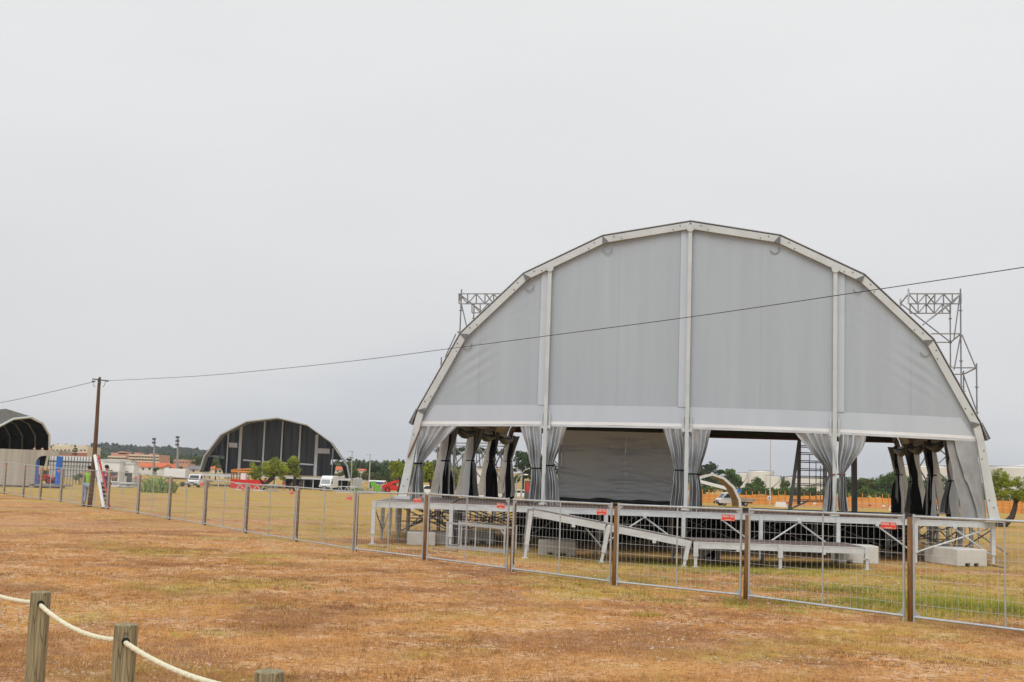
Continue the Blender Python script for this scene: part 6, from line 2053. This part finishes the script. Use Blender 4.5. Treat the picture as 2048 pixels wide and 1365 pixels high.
for lab, px, Y, h in (('lime green wheeled bin standing on a stand left of its twin', 745.5, 218, 1.5), ('lime green wheeled bin by the walking person', 755, 217, 1.2)):
    p = base(px, Y); t = empty('wheeled_bin', lab, 'bin', tuple(p), group='lime green bins')
    up_ = 1.0 if px < 750 else 0
    part(MB().prism([p + Vector((-.33, 0, .1 + up_)), p + Vector((.33, 0, .1 + up_)), p + Vector((.42, 0, h)), p + Vector((-.42, 0, h))] if not up_ else [p + Vector((-.40, 0, .95)), p + Vector((.40, 0, .95)), p + Vector((.46, 0, 1.9)), p + Vector((-.46, 0, 1.9))], (0, .7, 0)), 'bin_body', lime, t)
    part(MB().box(p + Vector((0, .35, (1.94 if up_ else h + .03))), (.95, .8, .07)), 'lid', lime, t)
    if up_:
        for s_ in (-.3, .3): part(MB().bar(p + Vector((s_, .3, 0)), p + Vector((s_, .3, .95)), .09), 'leg', dark_steel, t)
    else:
        for s_ in (-.3, .3): part(MB().disc(p + Vector((s_, .6, .12)), (1, 0, 0), .12, .06, 10), 'wheel', rubber, t)
for i, px in enumerate((765, 768.5, 772, 775)):
    p = base(px, 224); t = empty('steel_drum', 'grey steel drum in the row left of the red telehandler', 'drum', tuple(p), group='grey drums')
    part(MB().tube([p, p + UP * .05, p + UP * 1.25, p + UP * 1.35], [.22, .25, .25, .12], 12), 'drum_body', alu_dull, t, smooth=True)
    part(MB().tube([p + UP * 1.35, p + UP * 1.5], .07, 8), 'cap', white_paint, t)
# white cars and vans parked behind
def car(label, pos, rz, m):
    root = empty('parked_car', label, 'car', tuple(pos), rz, group='cars parked behind the tent')
    prof = [(-2.1, .35), (-2.1, .75), (-1.9, .9), (-1.1, .95), (-.55, 1.42), (.9, 1.45), (1.6, 1.0), (2.1, .92), (2.15, .35)]
    part(MB().prism([Vector((x, -.85, z)) for x, z in prof], (0, 1.7, 0)), 'body', m, root, world=False, bevel=.06)
    part(MB().prism([Vector((x, -.865, z)) for x, z in ((-.95, .97), (-.5, 1.36), (.85, 1.38), (1.35, 1.0))], (0, 1.73, 0)), 'window', glass_dark, root, world=False)
    for x in (-1.35, 1.35):
        for y in (-.75, .75):
            c = Vector((x, y, .32)); t = part(MB().tube([c - Vector((0, .1, 0)), c + Vector((0, .1, 0))], .32, 14), 'wheel', rubber, root, world=False)
            part(MB().disc(c, (0, 1, 0), .2, .22, 10), 'rim', alu_dull, t, world=False)
car('white car parked behind the first tent frame', base(858, 150), R(8), white_paint)
car('white car parked left of the lamp posts between the curtains', base(1036, 190), R(-6), white_paint)
car('red car parked below the double lamp post', base(1045, 200), R(5), mat('dull_red_paint', (.30, .07, .05), .4))
hut = thing_px('white_hut', 'white hut seen between the tent frames on the left', 'hut', 985, 150)
x0_, x1_, z0_, z1_ = rect(953, 935, 1010, 990, 150)
part(bx(x0_, lerp(x0_, x1_, .32), 150, 154, gz(-3, 150), z1_ - .1), 'low_wing', white_wall, hut)
part(bx(lerp(x0_, x1_, .33), x1_, 150.5, 154, gz(-3, 150), z1_ - .15), 'wall', white_wall, hut)
part(MB().box((lerp(x0_, x1_, .6), 150.4, gz(-3, 150) + 1.6), (.9, .1, .8)), 'window', win_m, hut)
part(MB().box((lerp(x0_, x1_, .5), 152, z1_), (x1_ - x0_ + .3, 4.4, .12)), 'roof', mat('dark_red_roof', (.2, .08, .06), .8), hut)
kb = thing_px('red_board', 'tall dark framed red notice board between the curtains', 'board', 1055, 120)
x0_, x1_, z0_, z1_ = rect(1049, 962, 1061, 995, 120)
part(bx(x0_, x1_, 120, 120.15, gz(1, 120), z1_), 'frame', dark_steel, kb)
part(bx(x0_ + .12, x1_ - .12, 119.96, 119.995, z0_ + .5, z1_ - .15), 'panel', redc, kb)

# lamp posts
def lamp(label, px, top, Y, arms, group='street lamps', col=None, r_=.09):
    root = thing_px('street_lamp', label, 'street lamp', px, Y, group)
    k = Y / F
    g = base(px, Y); t = P(px + (top < 930) * 2.0, top, Y)
    m = col or mat('lamp_grey', (.45, .46, .46), .5, .3)
    part(MB().tube([g, Vector((g.x, Y, t.z))], [r_ * 1.3, r_ * .7], 8), 'pole', m, root)
    for s in arms:
        a = Vector((g.x, Y, t.z))
        p = [a - UP * .1, a + Vector((s * .35, 0, .35)), a + Vector((s * 1.0, 0, .62))]
        arm = part(MB().tube(p, r_ * .55, 6), 'arm', m, root)
        part(MB().ball(p[-1] + Vector((s * .25, 0, -.02)), (.38, .16, .10), 10, 6), 'lamp_head', white_paint, arm, smooth=True)
    return root
lamp('grey street lamp with two curved arms behind the curtains', 1042, 946, 150, (-1, 1))
lamp('smaller street lamp with one arm left of the double lamp', 1032, 958, 165, (1,))
lamp('street lamp with two arms seen above the scaffold behind the tent', 963, 905, 170, (-1, 1))
lamp('low white street lamp before the dark trees', 720, 945, 236, ())
for lab, px, top in (('very tall thin lamp mast next to the dark tent', 701, 903.5), ('very tall thin lamp mast right of the storage container', 737.5, 909.5)):
    root = thing_px('lamp_mast', lab, 'lamp mast', px, 245, 'tall lamp masts')
    g = base(px, 245); t = P(px + 1.8, top, 245)
    m = mat('mast_pale', (.50, .50, .47), .6)
    part(MB().tube([g, Vector((g.x, 245, t.z))], [.17, .08], 8), 'pole', m, root)
    part(MB().box((g.x - .3, 245, t.z), (1.1, .3, .12)), 'lamp_bar', m, root)
lm = lamp('tall slim lamp post standing before the timber fence', 1540, 872, 215, (), col=mat('pale_pole', (.50, .49, .45), .6), r_=.11)
o = part(pbox(1535.5, 993, 1541.5, 1000, 214.8, .05), 'sign', white_paint, lm)
o2 = part(pbox(1537, 994.5, 1540, 998.5, 214.74, .03), 'blue_symbol', bluec, o)

# ------------------------------------------------------------------ right of the tent: timber fence, tanks, frames
tf = empty('timber_fence', 'long orange timber hoarding with protruding stakes beyond the stage', 'fence', tuple(base(1600, 225)))
orange_w = mat('orange_boards', (.85, .38, .075), .75, 0, .0, .9, .1, 6, stretch=(.25, 1, 3.0), dark=(.58, .22, .04))
FYv = 226.0
rr = random.Random(9)
def ztop_f(px): return P(px, 987 + (px - 1400) * .0245, FYv).z
px = 1330.0; i = 0
zb_ = gz(40, FYv)
hs = [P(1400, 987, FYv).z, P(2000, 1001, FYv).z]
while px < 2300:
    w = rr.uniform(24, 27)
    x0_, x1_ = XZ(px, FYv, -1), XZ(px + w, FYv, -1)
    zt = -.25 + rr.uniform(-.06, .06)
    zt = P(px, 987.5 + (px - 1400) * .023, FYv).z + rr.uniform(-.08, .08)
    b = MB()
    nb = 11
    for k in range(nb):
        z0 = zb_ + (zt - zb_) * k / nb
        b.box(((x0_ + x1_) / 2, FYv + rr.uniform(-.03, .03), z0 + (zt - zb_) / nb / 2), (x1_ - x0_ - .02, .05, (zt - zb_) / nb - .012))
    part(b, 'boards', orange_w, tf)
    for q in (0.0, .5):
        xx = lerp(x0_, x1_, q)
        part(MB().box((xx, FYv - .08, (zb_ + zt + .75) / 2 + rr.uniform(-.1, .15)), (.13, .10, zt - zb_ + .75)), 'stake', orange_t, tf)
    px += w; i += 1
for lab, a, c in (('white barrier block before the timber fence left of the ladder', 1551, 1574), ('white barrier block with red marks before the timber fence', 1779, 1796)):
    x0_, x1_, z0_, z1_ = rect(a, 1006 if a < 1700 else 1006, c, 1016, 205)
    t = thing_px('traffic_barrier', lab, 'barrier', (a + c) / 2, 205, 'white barrier blocks')
    zz = gz(40, 205)
    part(MB().prism([Vector((x0_, 205, zz)), Vector((x1_, 205, zz)), Vector((x1_ - .2, 205, zz + .85)), Vector((x0_ + .2, 205, zz + .85))], (0, .5, 0)), 'barrier_body', white_paint, t)
    if a > 1700:
        for q in (.2, .45, .7): part(MB().box((lerp(x0_, x1_, q), 204.98, zz + .5), (.22, .02, .35), 0), 'red_mark', redc, t)
for i in range(15):
    pa, pc = 1562 + i * 27.5, 1587 + i * 27.5
    if pa > 2070: break
    t = thing_px('crowd_barrier', 'thin grey crowd barrier in the row before the timber fence', 'barrier', pa, 210, 'row of crowd barriers')
    p, q = base(pa, 210), base(pc, 210)
    bb = MB(); bb.bar(p + UP * 1.1, q + UP * 1.1, .05); bb.bar(p + UP * .2, q + UP * .2, .05)
    for s_ in range(9): bb.bar(lerp(p, q, s_ / 8) + UP * .2, lerp(p, q, s_ / 8) + UP * 1.1, .022)
    part(bb, 'rail', wire_m, t)
    part(MB().box(lerp(p, q, .5) + Vector((0, -.03, .75)), (.5, .02, .28)), 'red_plate', redc if i % 3 == 0 else white_paint, t)
tank_m = mat('white_tank_steel', (.70, .68, .63), .6, 0, .12, .05, stretch=(1, 1, .2))
def tank(label, px0, px1, top, bot, Y):
    cx = (px0 + px1) / 2; r_ = (px1 - px0) / 2 * Y / F
    c = P(cx, top, Y + r_); zt = c.z; X = P(cx, top, Y).x * (Y + r_) / Y
    root = empty('storage_tank', label, 'storage tank', (X, Y + r_, -2.6), group='pale storage tanks')
    part(MB().tube([(X, Y + r_, -3.5), (X, Y + r_, zt)], r_, 36), 'shell', tank_m, root)
    part(MB().tube([(X, Y + r_, zt), (X, Y + r_, zt + r_ * .10)], [r_ * 1.0, r_ * .12], 36), 'roof', tank_m, root)
    part(MB().tube([(X + r_ * 1.01 * math.cos(t), Y + r_ + r_ * 1.01 * math.sin(t), zt + .6) for t in np.linspace(0, 6.283, 37)], .12, 5, caps=False), 'guard_rail', alu_dull, root)
    b = MB()
    for k in range(12):
        a = -2.6 + k * .19
        b.tube([(X + r_ * 1.005 * math.cos(a), Y + r_ + r_ * 1.005 * math.sin(a), lerp(-3, zt, k / 11)), (X + r_ * 1.005 * math.cos(a + .19), Y + r_ + r_ * 1.005 * math.sin(a + .19), lerp(-3, zt, min(1, (k + 1) / 11)))], .2, 4)
    part(b, 'stair', alu_dull, root)
    return root
tank('pale storage tank left of the largest tank', 1474, 1496, 948, 975, 560)
tank('largest pale storage tank left of the tall lamp post', 1497, 1547, 944.5, 975, 520)
tank('lower pale storage tank right of the tall lamp post', 1530, 1562, 955, 975, 470)
tank('wide low pale tank behind the steel ladder', 1570, 1655, 957, 975, 600)
tank('broad pale tank behind the right side curtains of the tent', 1786, 1905, 935, 960, 420)
tank('broad pale tank at the right edge above the small pine', 1975, 2130, 938, 960, 430)
# lone arched frame
af = thing_px('arch_frame_tent', 'bare arched tent frame with ochre inner face beyond the stage', 'tent frame', 1425, 178)
AY = 178
ao = [(1366, 1017), (1369, 1000), (1383, 971), (1402, 953), (1425, 947), (1449, 955), (1470, 974), (1482, 1000), (1484, 1019)]
aiN = [(1371, 1017), (1374, 1001), (1387, 975), (1404, 957.5), (1425, 951.5), (1447, 959.5), (1466, 977), (1477, 1001), (1479, 1019)]
f1 = MB(); f2 = MB()
A3 = [P(*q, AY) for q in ao]; I3 = [P(*q, AY) for q in aiN]
for i in range(len(ao) - 1):
    f1.prism([A3[i], A3[i + 1], I3[i + 1], I3[i]], (0, .3, 0))
    f2.prism([lerp(A3[i], I3[i], .5) + Vector((0, .3, 0)), lerp(A3[i + 1], I3[i + 1], .5) + Vector((0, .3, 0)), I3[i + 1] + Vector((0, .3, 0)), I3[i] + Vector((0, .3, 0))], (0, 5.5, 0))
part(f1, 'front_arch', alu, af)
part(f2, 'inner_lining', mat('ochre_lining', (.36, .22, .06), .7, 0, .15, 1), af)

# ------------------------------------------------------------------ haze
def haze():
    b = MB(); b.box((0, 950, 23.2), (3000, 2500, 53.6))
    m = bpy.data.materials.new('haze_air'); nt, N, L = nodes_of(m)
    N.remove(N['Principled BSDF'])
    v = N.new('ShaderNodeVolumePrincipled')
    v.inputs['Color'].default_value = (.86, .90, .97, 1)
    v.inputs['Density'].default_value = HAZE
    v.inputs['Anisotropy'].default_value = .2
    L.new(v.outputs[0], N['Material Output'].inputs['Volume'])
    o = b.build('haze', m)
    tag(o, kind='stuff', label='thin grey air between the camera and the far hills')
HAZE = .0002
if HAZE: haze()
